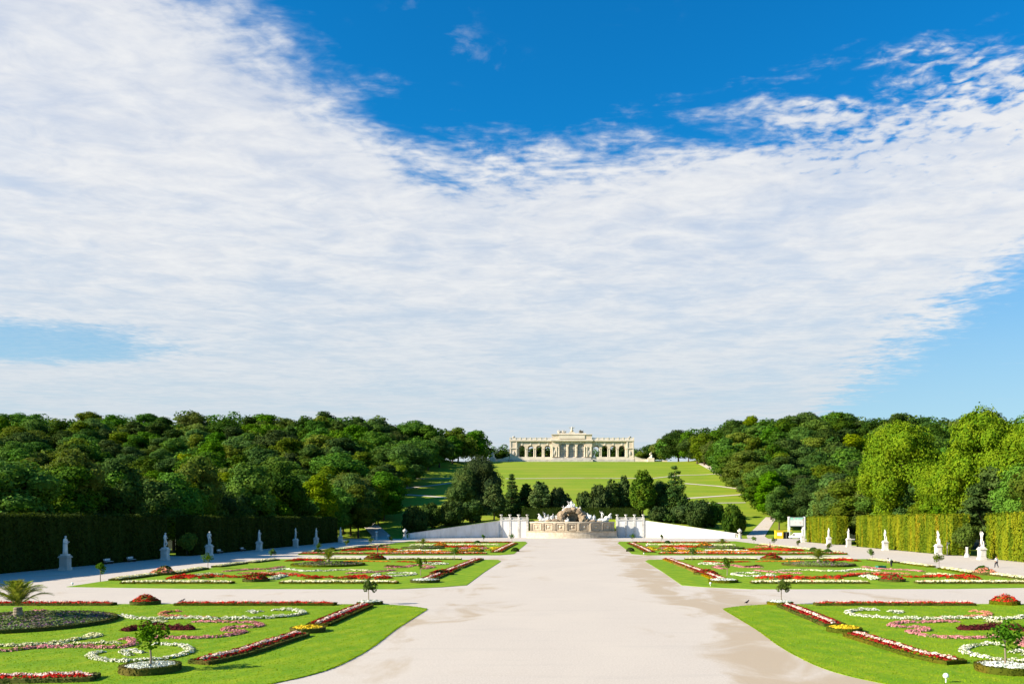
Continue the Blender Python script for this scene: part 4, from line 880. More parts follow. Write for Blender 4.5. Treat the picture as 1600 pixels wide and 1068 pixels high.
for a, b in zip(edges_[:-1], edges_[1:]):
    a2, b2 = a + 0.85, b - 0.85; ya, yb = arcY(a2) + 0.3, arcY(b2) + 0.3
    mb = MB()
    for z0, z1 in ((3.2, 3.5), (5.5, 5.8)): mb.prism([(a2, ya - 0.32), (b2, yb - 0.32), (b2, yb + 0.1), (a2, ya + 0.1)], z0, z1)
    for xx, yy, xe, ye in ((a2, ya, a2 + 0.3, ya + (yb - ya) * 0.09), (b2 - 0.3, yb - (yb - ya) * 0.09, b2, yb)): mb.prism([(xx, yy - 0.32), (xe, ye - 0.32), (xe, ye + 0.1), (xx, yy + 0.1)], 3.5, 5.5)
    pn = mb.part('panel_frame', 'tan_pale', FB)
    c_ = (a + b) / 2; MB().ball((c_, arcY(c_) + 0.22, 4.5), 0.55, sy=0.35, sub=2).part('medallion', 'tan_pale', pn, smooth=True)
MB().prism([(x, arcY(x) + 1.0) for x in np.linspace(-16, 16, 16)] + [(16, 4.1), (-16, 4.1)], 6.1, 6.66).part('water_surface', 'water', FB)

# rocky grotto with an arch
rs = np.random.default_rng(77)
RK = thing('grotto_rock', 'brown rocky grotto with a dark cave arch in the fountain', 'rock', (AX, 347.6, 6.3))
def rocks(name, spots, parent, m_='rock'):
    mb = MB()
    for (x, y, z, r, sx, sz) in spots: mb.ball((x, y, z), r, sx, 1, sz, 2, rs, 0.13)
    return mb.part(name, m_, parent)
for (x, y, z, r, sx, sz) in [(-4.9, 0, 0.9, 1.7, 1.2, 1.2), (-4.2, 0.4, 2.6, 1.5, 1, 1.2), (-3.4, 0, 3.9, 1.3, 1.2, 1), (-1.6, 0.2, 5.0, 1.3, 1.5, 0.9), (0.6, 0.2, 5.2, 1.3, 1.5, 0.85), (2.6, 0, 4.6, 1.3, 1.2, 1), (3.7, 0.2, 3.2, 1.4, 1, 1.3), (4.4, 0, 1.4, 1.7, 1, 1.4), (5.9, -0.2, 0.7, 1.3, 1.4, 0.9),
                             (-6.8, -0.4, 0.6, 1.4, 1.6, 0.8), (-9.0, -0.5, 0.45, 1.2, 1.8, 0.7), (8.2, -0.5, 0.4, 1.1, 1.7, 0.7), (-2.6, -0.8, 0.6, 0.9, 1.3, 0.8), (0, 4.6, 2.6, 3.2, 1.3, 1.1), (-4.6, 2.4, 1.5, 2.2, 0.9, 1.5), (4.4, 2.4, 1.5, 2.2, 0.9, 1.5), (-0.5, 2.2, 5.0, 1.9, 2.0, 0.75), (-12.5, 0, 0.3, 1.0, 2.2, 0.6), (11.5, 0, 0.3, 1.0, 2.4, 0.6), (-14.5, 0.5, 0.2, 0.8, 1.6, 0.7), (14.2, 0.5, 0.2, 0.8, 1.6, 0.7)]:
    rocks('boulder', [(x, y, z, r, sx, sz)], RK)
# white sculptures
FB_ = {}
def sculpt(name, label, parts, loc, group='fountain sculptures'):
    t = thing(name, label, 'sculpture', loc, 0, group)
    for p in parts:
        if p[0] == 'fig':
            _, pose, x, y, z, k, rz, rx = p; obj('figure', FIG[pose], t, (x, y, z), (rx, 0, rz), k / 1.5)
        elif p[0] == 'lump':
            _, x, y, z, r, sx, sz = p; MB().ball((x, y, z), r, sx, 1, sz, 2, rs, 0.16).part('drapery', 'marble', t)
        elif p[0] == 'horse':
            _, x, y, z, k, d_ = p
            J = {'rump': ((0, 0, 0.2), 0.30), 'body': ((0.45 * d_, 0, 0.55), 0.32), 'chest': ((0.8 * d_, 0, 0.95), 0.28), 'neck': ((0.98 * d_, 0, 1.4), 0.17), 'poll': ((1.1 * d_, 0, 1.75), 0.12), 'nose': ((1.38 * d_, 0, 1.55), 0.07), 'tail1': ((-0.5 * d_, 0, 0.1), 0.2), 'tail2': ((-0.95 * d_, 0.1, 0.25), 0.12), 'tail3': ((-1.15 * d_, 0.1, 0.6), 0.05),
                 'k1': ((1.25 * d_, 0.12, 0.95), 0.09), 'h1': ((1.4 * d_, 0.12, 0.6), 0.05), 'k2': ((1.2 * d_, -0.12, 0.8), 0.09), 'h2': ((1.3 * d_, -0.12, 0.45), 0.05)}
            E_ = [('rump', 'body'), ('body', 'chest'), ('chest', 'neck'), ('neck', 'poll'), ('poll', 'nose'), ('rump', 'tail1'), ('tail1', 'tail2'), ('tail2', 'tail3'), ('chest', 'k1'), ('k1', 'h1'), ('chest', 'k2'), ('k2', 'h2')]
            J = {q: (tuple(c * k for c in v[0]), v[1] * k * 1.35) for q, v in J.items()}
            obj('sea_horse', skin_mesh('sea_horse', J, E_, 'marble'), t, (x, y, z))
    return t
sculpt('sculpture_group', 'white crowning figures on top of the grotto', [('fig', 'sit', 0, 0, -0.6, 2.1, 0, 0), ('fig', 'raise', -1.0, 0.3, -0.3, 1.7, 0.5, 0), ('fig', 'hold', 1.2, 0.2, -0.5, 1.5, -0.5, 0.1), ('lump', 0, 0.2, 0.7, 1.2, 1.5, 0.8), ('lump', -1.6, 0, 0.1, 0.8, 1.5, 0.8), ('lump', 1.7, 0, 0.0, 0.8, 1.5, 0.7), ('lump', 0.1, 0.4, 2.0, 0.7, 0.9, 1.2)], (AX - 0.4, 348.2, 12.2))
sculpt('sculpture_group', 'white figure perched on the shaded shoulder of the grotto', [('fig', 'sit', 0, 0, 0, 1.5, 0.3, 0), ('lump', 0, 0.1, 0.7, 0.5, 1.2, 0.8)], (AX - 3.6, 347.8, 10.6))
sculpt('sculpture_group', 'white figure perched on the sunlit shoulder of the grotto', [('fig', 'sit', 0, 0, -0.2, 1.6, -0.4, 0), ('lump', 0.2, 0.1, 0.5, 0.6, 1.1, 1.2)], (AX + 3.2, 347.8, 10.3))
sculpt('sculpture_group', 'white rearing sea horse and rider at the outer shaded end of the basin', [('horse', 0, 0, 0.2, 1.7, -1), ('fig', 'raise', 0.5, 0, 0.6, 1.7, 0.4, 0), ('lump', 0.6, 0, 0.5, 0.9, 1.8, 0.9), ('lump', 1.6, 0, 0.9, 0.8, 1.2, 1.2), ('fig', 'sit', 1.9, -0.2, 0.2, 1.6, 0.3, 0), ('lump', -0.9, 0, 0.7, 0.8, 1.3, 1.3)], (AX - 11.8, 347.6, 6.7))
sculpt('sculpture_group', 'white figures leaning beside the shaded foot of the grotto', [('fig', 'hold', 0, 0, 0, 1.8, 0.5, 0.1), ('fig', 'sit', 1.4, -0.3, -0.4, 1.7, -0.3, 0), ('lump', 0.6, 0, 0.5, 0.8, 1.8, 0.8), ('horse', 2.4, -0.4, 0, 1.2, 1), ('lump', -0.4, 0, 1.0, 0.8, 1.2, 1.6), ('lump', 1.8, -0.1, 0.9, 0.7, 1.3, 1.2)], (AX - 8.0, 347.6, 6.8))
sculpt('sculpture_group', 'white figure lying low at the mouth of the grotto cave', [('lump', 0, 0, 0.3, 0.8, 1.3, 0.8), ('fig', 'sit', 0.2, -0.3, -0.2, 1.2, 0.3, -0.3)], (AX - 2.0, 346.2, 6.7))
sculpt('sculpture_group', 'pair of white rearing sea horses beside the sunlit foot of the grotto', [('horse', 0, 0, 0, 1.9, -1), ('horse', 1.7, 0.2, 0.1, 1.9, -1), ('fig', 'hold', 2.4, 0.2, 0.2, 1.5, -0.3, 0), ('lump', 1.3, 0.2, 0.5, 0.9, 2.2, 0.9), ('lump', 0.6, 0, 1.5, 0.9, 1.2, 1.5), ('lump', 2.3, 0, 1.3, 0.8, 1.1, 1.4)], (AX + 6.6, 347.6, 6.7))
sculpt('sculpture_group', 'white rider with raised arm at the outer sunlit end of the basin', [('horse', 1.2, 0, 0.2, 1.8, 1), ('fig', 'raise', -0.4, 0, 0.8, 1.9, -0.3, 0), ('lump', 0.4, 0, 0.5, 0.9, 2.2, 0.9), ('lump', 1.5, 0, 1.2, 0.9, 1.3, 1.3), ('lump', -1.2, 0, 0.5, 0.8, 1.5, 0.9)], (AX + 12.6, 347.6, 6.7))

# ------------------------------------------------------------------ pavilion on the hill
GY, GK = 700.0, 700.0 / FPX
GZ = CAMZ + (HY - 721.5) * GK
def gz(y): return CAMZ + (HY - y) * GK - GZ
def gx(x): return (x - CX) * GK
GL = thing('hilltop_pavilion', 'cream arcaded palace pavilion on the hilltop with raised centre', 'pavilion', (AX, GY, GZ - 0.2))
def gpart(name, m_, *boxes, parent=None, **kw):
    mb = MB()
    for b in boxes: mb.box(*b)
    return mb.part(name, m_, parent or GL, **kw)
ZB, ZA, ZC, ZCT, ZBAL = gz(713.0), gz(693), gz(688.6), gz(686.6), gz(683.2)
gpart('stylobate', 'gloriette_grey', (gx(794), gx(991.5), -1.0, 16, -8, gz(716.8))); gpart('parapet', 'gloriette_pale', (gx(795.5), gx(990), -0.3, 15, gz(716.8), ZB))
def arch_outline(c, hw, z0, zs, n=10): return [(c - hw, z0), (c - hw, zs)] + [(c + hw * math.cos(math.pi - math.pi * i / n), zs + hw * math.sin(math.pi * i / n)) for i in range(1, n)] + [(c + hw, zs), (c + hw, z0)]
def spandrel(c, hw, zs, x0, x1, ztop, y0, y1, parent, m_):
    pts = [(x0, zs), (x0, ztop), (x1, ztop), (x1, zs)] + [(c + hw * math.cos(math.pi * i / 10), zs + hw * math.sin(math.pi * i / 10)) for i in range(0, 11)]
    return MB().extrude_xz(pts, y0, y1).part('arch', m_, parent)
ZS = gz(699.5)
for s in (-1, 1):
    xs_ = [gx(893 + s * q) for q in (31.5, 44.8, 58.0, 71.2, 85.2)]         # wing bays
    for a, b in zip(xs_[:-1], xs_[1:]):
        x0, x1 = min(a, b), max(a, b); c = (x0 + x1) / 2; hw = 2.45
        for y0, y1 in ((0.6, 2.2), (12.4, 14.0)): spandrel(c, hw, ZS, x0 + 0.004, x1 - 0.004, ZC, y0, y1, GL, 'gloriette_stone')
        mb = MB().extrude_xz([(c - 0.5, ZS + hw - 0.2), (c + 0.5, ZS + hw - 0.2), (c + 0.7, ZC - 0.05), (c - 0.7, ZC - 0.05)], 0.3, 0.597); mb.part('keystone', 'gloriette_pale', GL)
    for a in xs_:
        for q in (-0.62, 0.62):
            for yy in (1.0, 13.0): MB().lathe([(0.62, ZB), (0.62, ZB + 0.5), (0.5, ZB + 0.6), (0.44, ZS - 1.0), (0.6, ZS - 0.75), (0.62, ZS - 0.4)], a + q, yy, 12).part('column', 'gloriette_pale', GL)
        gpart('entablature_block', 'gloriette_stone', (a - 1.25, a + 1.25, 0.35, 2.3, ZS - 0.4, ZS - 0.004)); gpart('entablature_block', 'gloriette_stone', (a - 1.25, a + 1.25, 12.2, 14.2, ZS - 0.4, ZS - 0.004))
    e0, e1 = sorted((gx(893 + s * 85.2), gx(893 + s * 97.0)))
    p = gpart('end_pavilion', 'gloriette_stone', (e0, e1, -0.2, 15, ZB, ZC))
    for xx in (e0 + 0.7, e1 - 0.7): gpart('pilaster', 'gloriette_pale', (xx - 0.5, xx + 0.5, -0.55, -0.203, ZB, ZC - 0.5), parent=p)
    gpart('string_course', 'gloriette_pale', (e0 - 0.2, e1 + 0.2, -0.75, 15.2, ZS - 0.3, ZS + 0.3), parent=p)
    m_ = (e0 + e1) / 2; MB().ball((m_, -0.3, ZB + 3.0), 1.2, 0.9, 0.4, 1.5, 2, rs, 0.2).part('trophy_relief', 'gloriette_grey', p)
    mb = MB(); w0, w1 = sorted((gx(893 + s * 31.5), gx(893 + s * 97.5))); mb.box(w0, w1, -0.9, 15.8, ZC, ZCT); mb.part('cornice', 'gloriette_pale', GL)
    gpart('roof', 'gloriette_grey', (w0 + 0.4, w1 - 0.4, 0.5, 14.5, ZCT, ZCT + 0.3))
    k = 0; q = w0 + 0.5
    npost = 9
    for i in range(npost):
        q = w0 + 0.6 + (w1 - w0 - 1.2) * i / (npost - 1); gpart('balustrade_post', 'gloriette_pale', (q - 0.5, q + 0.5, -0.5, 0.5, ZCT, ZBAL + 0.3))
    gpart('balustrade_rail', 'gloriette_pale', (w0 + 0.2, w1 - 0.2, -0.28, 0.28, ZBAL - 0.35, ZBAL), (w0 + 0.2, w1 - 0.2, -0.28, 0.28, ZCT, ZCT + 0.35))
    nb = 64
    mb = MB()
    for i in range(nb): q = w0 + 0.4 + (w1 - w0 - 0.8) * i / (nb - 1); mb.box(q - 0.16, q + 0.16, -0.16, 0.16, ZCT + 0.35, ZBAL - 0.35)
    mb.part('baluster_row', 'gloriette_pale', GL)['kind'] = 'stuff'
    MB().ball((m_, 0.3, ZBAL + 0.6), 0.9, 1.3, 1, 1.0, 2, rs, 0.25).part('roof_trophy', 'gloriette_grey', GL)
c0, c1 = gx(861.5), gx(924.5); ZAT = gz(677.8)
# centre block: piers, three glazed arches, attic
wx = [gx(879.2), gx(893), gx(906.8)]; hw = 2.75; ZS2 = gz(697)
gpart('centre_pier', 'gloriette_stone', (c0, wx[0] - 3.65, -1.2, 15.2, ZB, ZC)); gpart('centre_pier', 'gloriette_stone', (wx[2] + 3.65, c1, -1.2, 15.2, ZB, ZC))
for i, c in enumerate(wx):
    spandrel(c, hw, ZS2, c - 3.65 + 0.004, c + 3.65 - 0.004, ZC, -0.8, 1.4, GL, 'gloriette_stone')
    for q in (-1, 1): gpart('jamb', 'gloriette_stone', (min(c + q * hw, c + q * 3.64), max(c + q * hw, c + q * 3.64), -0.8, 1.4, ZB, ZS2 - 0.004))
    wn = MB().extrude_xz(arch_outline(c, hw - 0.02, ZB, ZS2), 0.5, 0.6).part('window', 'window_glass', GL)
    mb = MB()
    for q in np.linspace(-hw + 0.2, hw - 0.2, 5): mb.box(c + q - 0.14, c + q + 0.14, 0.3, 0.49, ZB, ZS2 + math.sqrt(max(0, hw * hw - q * q)) - 0.1)
    for z in np.linspace(ZB + 0.3, ZS2, 7): mb.box(c - hw + 0.05, c + hw - 0.05, 0.28, 0.47, z - 0.12, z + 0.12)
    mb.part('glazing_bars', 'gloriette_pale', wn)
    MB().extrude_xz([(c - 0.7, ZS2 + hw - 0.3), (c + 0.7, ZS2 + hw - 0.3), (c + 0.95, ZC - 0.05), (c - 0.95, ZC - 0.05)], -1.15, -0.803).part('keystone', 'gloriette_pale', GL)
for xx in (c0 + 0.7, c0 + 4.1, wx[0] - 3.3, (wx[0] + wx[1]) / 2, (wx[1] + wx[2]) / 2, wx[2] + 3.3, c1 - 4.1, c1 - 0.7):
    MB().lathe([(0.62, ZB), (0.62, ZB + 0.5), (0.42, ZB + 0.65), (0.36, ZS2 - 1.0), (0.55, ZS2 - 0.7), (0.6, ZS2 - 0.2)], xx, -1.45, 12).part('column', 'gloriette_pale', GL)
for xx in (c0 + 2.4, c1 - 2.4): MB().ball((xx, -1.4, ZB + 3.4), 1.0, 0.9, 0.5, 1.9, 2, rs, 0.25).part('trophy_relief', 'gloriette_grey', GL)
gpart('centre_cornice', 'gloriette_pale', (c0 - 0.7, c1 + 0.7, -2.7, 16, ZC + 0.004, ZCT + 0.1)); gpart('attic', 'gloriette_stone', (c0 + 0.3, c1 - 0.3, -1.3, 14.5, ZCT + 0.1, ZAT - 0.5))
gpart('attic_panel', 'gloriette_pale', (wx[0] - 3.4, wx[2] + 3.4, -1.75, -1.303, ZCT + 0.9, ZAT - 1.0)); gpart('attic_cornice', 'gloriette_pale', (c0 - 0.2, c1 + 0.2, -2.0, 15, ZAT - 0.5, ZAT))
gpart('centre_steps', 'gloriette_grey', (c0 - 0.5, c1 + 0.5, -5.2, -1.003, -6, gz(717.6)), (c0 + 0.8, c1 - 0.8, -3.6, -1.006, gz(717.6), gz(715)))
st = gpart('roof_pedestal', 'gloriette_pale', (wx[0] - 4.5, wx[2] + 4.5, -1.2, 5, ZAT, ZAT + 0.9), (wx[1] - 2.2, wx[1] + 2.2, -1.0, 4, ZAT + 0.9, gz(674)))
MB().ball((0, 0.4, gz(672.0)), 1.3, sub=2).part('globe', 'gloriette_stone', GL, smooth=True)
mb = MB(); mb.ball((0, 0.4, gz(668.8)), 0.95, 0.8, 0.7, 1.4, 2); mb.ball((0.15, 0.1, gz(666.0)), 0.45, sub=2)
for s in (-1, 1): mb.extrude_xz([(s * 0.4, gz(669.8)), (s * 2.0, gz(668.0)), (s * 2.6, gz(666.2)), (s * 1.7, gz(666.9)), (s * 0.4, gz(667.6))], 0.2, 0.6)
mb.part('eagle', 'gloriette_grey', GL)
for x, m_ in ((873.5, 'gloriette_grey'), (880.5, 'gloriette_grey'), (907.5, 'dark_bronze')):
    p = MB(); p.ball((gx(x), 0.6, gz(674)), 1.5, 1.25, 0.8, 0.8, 2, rs, 0.25); p.ball((gx(x) - 0.7, 0.5, gz(672.3)), 0.8, 1.2, 0.8, 0.9, 2, rs, 0.25)
    p.tube([(gx(x) - 1.2, 0.5, gz(674.5)), (gx(x) + 1.9, 0.5, gz(671.6))], 0.18, 6); p.part('roof_trophy', m_, GL)
for s in (-1, 1):
    sd = 'shaded' if s < 0 else 'sunlit'
    t = thing('trophy_pedestal', 'pale stone trophy on a low stair wall at the %s end of the pavilion' % sd, 'sculpture', (AX + gx(893 + s * 123), GY - 3, GZ - 2.5))
    MB().box(-2.6, 2.6, -2, 2, -3, gz(715.5) + 2.5).part('pedestal', 'gloriette_pale', t)
    mb = MB()
    for (x, z, r, a, b) in ((0, 4.6, 1.8, 1.1, 1.1), (0.5, 6.8, 1.2, 0.8, 1.3), (-0.6, 8.2, 0.8, 0.8, 1.2), (0.2, 9.4, 0.45, 0.7, 1.4)): mb.ball((x, 0, z + 0.6), r, a, 1, b, 2, rs, 0.2)
    mb.part('trophy', 'gloriette_pale', t)
    w_ = thing('stair_wall', 'low pale sloping stair wall at the %s end of the pavilion' % sd, 'wall', (AX + gx(893 + s * 108), GY - 1, GZ - 2.5))
    xa, xb = s * -10 * GK, s * 11 * GK
    pts = [(xa, -3), (xb, -3), (xb, gz(717.5) + 2.5), ((xa + xb) / 2, gz(716.5) + 2.5), (xa, gz(713) + 2.5)]
    MB().extrude_xz(pts, 0, 1.2).part('wall', 'gloriette_pale', w_)
    MB().extrude_xz([(xa, gz(713) + 2.503), ((xa + xb) / 2, gz(716.5) + 2.503), (xb, gz(717.5) + 2.503), (xb, gz(717.0) + 2.5), ((xa + xb) / 2, gz(715.9) + 2.5), (xa, gz(712.4) + 2.5)], -0.2, 1.4).part('coping', 'gloriette_grey', w_)
    o_ = thing('stair_wall', 'low pale garden wall running off beyond the %s trophy' % sd, 'wall', (AX + gx(893 + s * 138), GY - 1, GZ - 2.5))
    MB().box(-11 * GK, 11 * GK, 0, 1.0, -3, gz(719) + 2.5).part('wall', 'gloriette_pale', o_)
# ------------------------------------------------------------------ trees
def clump_points(lobes, n, rs, flat=1.0, inner=0.72):
    """points on the outside of a heap of lobes (x,y,z,r); those buried in another lobe are dropped"""
    Lb = np.array(lobes); w_ = Lb[:, 3] ** 2; pick = rs.choice(len(Lb), int(n * 2.2), p=w_ / w_.sum())
    d_ = rs.normal(0, 1, (len(pick), 3)); d_ /= np.linalg.norm(d_, axis=1, keepdims=True)
    # lumpy lobes: twigs push out in bunches
    bump = 1 + 0.16 * np.sin(d_[:, 0] * 7 + pick) * np.sin(d_[:, 1] * 6 + pick * 2.0) + 0.10 * np.sin(d_[:, 2] * 9 + pick) + rs.normal(0, 0.06, len(pick))
    P = Lb[pick, :3] + d_ * (Lb[pick, 3] * bump)[:, None] * np.array([1, 1, flat])
    keep = np.ones(len(P), bool)
    for k in range(len(Lb)):
        q = (P - Lb[k, :3]) / np.array([1, 1, flat]); keep &= (np.linalg.norm(q, axis=1) > Lb[k, 3] * inner) | (pick == k)
    P, d_ = P[keep][:n], d_[keep][:n]; return P, d_
def core_mesh(lobes, k, flat=1.0):
    bm = bmesh.new()
    for x, y, z, r in lobes:
        q = bmesh.ops.create_icosphere(bm, subdivisions=1, radius=1)
        for v in q['verts']: v.co = Vector((x + v.co.x * r * k, y + v.co.y * r * k, z + v.co.z * r * k * flat))
    me = bpy.data.meshes.new('c'); bm.to_mesh(me); V = np.array([v.co for v in me.vertices]); F = [tuple(p.vertices) for p in me.polygons]; bm.free(); return V, F
def merge(V, F, V2, F2, name, m_):
    """quads and triangles in one mesh"""
    me = bpy.data.meshes.new(name); me.from_pydata(np.concatenate([V, V2]).tolist(), [], [tuple(map(int, f)) for f in F] + [tuple(int(q) + len(V) for q in f) for f in F2]); me.materials.append(M[m_]); return me
def limbs(lobes, hb, tr, rs, top, m_='bark', seg=8, every=1):
    mb = MB(); lean = rs.normal(0, 0.15, 2)
    mb.tube([(0, 0, -0.6), (0, 0, 0.3), (lean[0] * 0.5, lean[1] * 0.5, hb), (lean[0], lean[1], top)], [tr * 1.35, tr, tr * 0.8, tr * 0.25], seg)
    for x, y, z, r in lobes[::every]:
        z0 = hb + (z - hb) * rs.uniform(0.1, 0.45); mb.tube([(lean[0] * 0.6, lean[1] * 0.6, z0 - 0.2), (x * 0.55, y * 0.55, z0 + (z - z0) * 0.55), (x, y, z)], [tr * 0.42, tr * 0.27, tr * 0.1], 5)
    return mb.done('trunk', m_)
def broadleaf(seed, Ht, Rd, hb, nl, n, size, shape='round', core=0.80, rr=(0.28, 0.48)):
    rs = np.random.default_rng(seed); lobes = []; cz = (Ht + hb) / 2; hz = (Ht - hb) / 2
    for i in range(nl):
        d_ = rs.normal(0, 1, 3); d_ /= np.linalg.norm(d_); f = rs.uniform(0.35, 0.80) ** 0.7
        if shape == 'col': wx = 1.0
        else: wx = 1.0 - 0.25 * max(0, d_[2])
        r = Rd * rs.uniform(*rr)
        x, y, z = d_[0] * Rd * f * wx, d_[1] * Rd * f * wx, cz + d_[2] * hz * f
        z = min(max(z, hb + r * 0.6), Ht - r * 0.95); lobes.append((x, y, z, r))
    lobes.append((0, 0, cz, Rd * 0.55)); lobes.append((0, 0, Ht - Rd * 0.42, Rd * 0.40))
    P, d_ = clump_points(lobes, n, rs); V, F = leaves(P, d_, size, rs, 0.40, 1.35)
    # loose twigs beyond the outline
    k = n // 12; i = rs.choice(len(P), k); P2 = P[i] + d_[i] * np.abs(rs.normal(0, 0.05 * Rd, (k, 1))); V2, F2 = leaves(P2, d_[i], size * 0.9, rs, 0.9, 1.5)
    F = np.concatenate([F, F2 + len(V)]); V = np.concatenate([V, V2]); CV, CF = core_mesh(lobes, core)
    return lobes, (V, F, CV, CF), rs
def pine(seed, Ht, Rd, hb, n, size, shape='cone'):
    rs = np.random.default_rng(seed); lobes = []; L = 12
    for i in range(L):
        f = i / (L - 1); z = hb + (Ht - hb) * f
        rr = Rd * ((1 - f) ** 0.75 * 0.95 + 0.08) if shape == 'cone' else Rd * (0.55 + 0.45 * math.sin(math.pi * (0.15 + 0.75 * f))) * (1 - 0.45 * f)
        k = max(2, int(8 * rr / Rd) + 1)
        for j in range(k):
            a = 2 * math.pi * (j + rs.uniform(0, 0.7)) / k + i; q = rr * rs.uniform(0.35, 0.8)
            lobes.append((q * math.cos(a), q * math.sin(a), z + rs.normal(0, 0.3), max(rr * rs.uniform(0.30, 0.48), (Ht - hb) / L * 0.72)))
    fl = 0.6 if shape == 'cone' else 0.55
    P, d_ = clump_points(lobes, n, rs, fl); V, F = leaves(P, d_ + np.array([0, 0, 0.2]), size, rs, 0.6, 1.7); CV, CF = core_mesh(lobes, 0.7, fl); return lobes, (V, F, CV, CF), rs

KIND = {}
def variant(key, gen, leafs, bark='bark', every=2, tr=0.35, hb=None, top=None):
    lobes, (V, F, CV, CF), rs = gen; crowns = {}
    for lm in leafs: crowns[lm] = merge(V, F, CV, CF, 'crown', lm)
    KIND[key] = (crowns, limbs(lobes, hb, tr, rs, top, bark, every=every))
LV = ('leaf_mid', 'leaf_dark', 'leaf_yellow', 'leaf_fresh', 'leaf_olive')
for i in range(6):
    Ht = 22.0; Rd = (6.2, 5.4, 7.0, 5.8, 6.6, 5.0)[i]; hb = (3.0, 2.5, 3.5, 2.0, 3.0, 2.0)[i]
    variant(('b', i), broadleaf(20 + i, Ht, Rd, hb, 20, 10500, 0.42, 'col' if i in (1, 5) else 'round'), LV, hb=hb, top=17, every=3)
variant(('plane', 0), broadleaf(61, 33, 12.5, 5.0, 44, 36000, 0.42, rr=(0.2, 0.36)), ('leaf_plane',), 'pale_bark', hb=5, top=26, tr=0.8, every=3)
variant(('plane', 1), broadleaf(62, 33, 12.0, 4.0, 48, 36000, 0.42, rr=(0.2, 0.36)), ('leaf_plane',), 'pale_bark', hb=5, top=26, tr=0.8, every=3)
variant(('shrub', 0), broadleaf(71, 8, 5.0, 0.2, 26, 3600, 0.5), ('leaf_dark', 'needle_dark', 'leaf_mid'), hb=0.4, top=5, tr=0.2, every=4)
variant(('shrub', 1), broadleaf(72, 8, 4.2, 0.2, 22, 3200, 0.5), ('leaf_dark', 'needle_dark', 'leaf_mid'), hb=0.4, top=5, tr=0.2, every=4)
variant(('small', 0), broadleaf(73, 6.5, 3.0, 2.0, 22, 2600, 0.34), ('leaf_olive', 'leaf_yellow', 'leaf_dark'), hb=1.8, top=5, tr=0.14, every=4)
variant(('conifer', 0), pine(81, 26, 9.5, 1.5, 10000, 0.48, 'cone'), ('needle_dark', 'needle_pine'), 'pine_bark', hb=2, top=24, tr=0.5, every=3)
variant(('conifer', 1), pine(82, 26, 8.0, 1.5, 10000, 0.48, 'cone'), ('needle_dark', 'needle_pine'), 'pine_bark', hb=2, top=24, tr=0.5, every=3)
variant(('pine', 0), pine(83, 16, 6.0, 4.8, 5500, 0.5, 'round'), ('needle_dark', 'needle_pine'), 'pine_bark', hb=4.0, top=14, tr=0.36, every=2)
variant(('pine', 1), pine(84, 16, 5.4, 5.5, 5500, 0.5, 'round'), ('needle_dark', 'needle_pine'), 'pine_bark', hb=4.0, top=14, tr=0.36, every=2)
variant(('dome', 0), broadleaf(85, 26, 11.0, 1.0, 48, 11000, 0.44), ('needle_dark', 'needle_pine'), 'pine_bark', hb=2, top=22, tr=0.5, every=3)
variant(('dome', 1), broadleaf(86, 26, 10.0, 1.0, 44, 11000, 0.44), ('needle_dark', 'needle_pine'), 'pine_bark', hb=2, top=22, tr=0.5, every=3)
BASEH = {'dome': 26.0, 'b': 22.0, 'plane': 33.0, 'shrub': 8.0, 'small': 6.5, 'conifer': 26.0, 'pine': 16.0}
def tree(name, label, key, lm, X, Y, height, rot, widen=1.0, cat='tree', group=None, z=None):
    k = height / BASEH[key[0]]; cr, tk = KIND[key]
    t = thing(name, label, cat, (X, Y, float(H(X, Y)) if z is None else z), rot, group); t.scale = (k * widen, k * widen, k)
    obj('crown', cr[lm], t); obj('trunk', tk, t); return t
def at(x, Y): return (x - CX) / FPX * Y
def top_h(y, Y, X): return CAMZ + (HY - y) / FPX * Y - float(H(X, Y))

# trees picked out by hand
def tpx(name, label, key, lm, x, Y, ytop, rot, wpx=None, cat='tree', group=None):
    X = at(x, Y); h = top_h(ytop, Y, X); widen = 1.0
    if wpx:
        r0 = {('plane', 0): 12.5, ('plane', 1): 12.0, ('shrub', 0): 5.0, ('shrub', 1): 4.2, ('conifer', 0): 9.5, ('conifer', 1): 8.0, ('pine', 0): 6.0, ('pine', 1): 5.4, ('small', 0): 3.0, ('dome', 0): 11.0, ('dome', 1): 10.0}.get(key, 6.2)
        widen = (wpx / 2 / FPX * Y) / (r0 * 1.05 * h / BASEH[key[0]])
    return tree(name, label, key, lm, X, Y, h, rot, widen, cat, group)
tpx('plane_tree', 'huge bright yellow green plane tree with domed crown above the long sunlit hedge', ('plane', 0), 'leaf_plane', 1402, 232, 660, 0.4, 140)
tpx('plane_tree', 'tallest bright plane tree rising over the sunlit hedge opening', ('plane', 1), 'leaf_plane', 1535, 196, 638, 2.1, 150)
tpx('plane_tree', 'bright plane tree partly hidden beyond the tallest one', ('plane', 0), 'leaf_plane', 1625, 182, 652, 3.3, 150)
tpx('plane_tree', 'lower yellow green plane tree between the two tall ones', ('plane', 1), 'leaf_plane', 1475, 215, 725, 4.4, 110)
tpx('round_tree', 'reddish green little round tree in the sunlit hedge opening', ('small', 0), 'leaf_olive', 1508, 170, 818, 0, 36)
tpx('round_tree', 'small sunlit tree in the opening of the dark hedge', ('small', 0), 'leaf_yellow', 292, 172, 832, 1.0, 26)
tpx('conifer', 'large dark spreading conifer on the shaded edge of the meadow', ('dome', 0), 'needle_dark', 750, 402, 713, 0.3, 64, group='conifers below the meadow')
tpx('conifer', 'broad grey green conifer leaning against the large dark one', ('dome', 1), 'needle_pine', 724, 398, 731, 1.3, 54, group='conifers below the meadow')
tpx('pine', 'round topped pine with bare trunk nearest the shaded wall wing', ('pine', 0), 'needle_pine', 772, 376, 757, 0.9, 44, group='pines above the fountain wall')
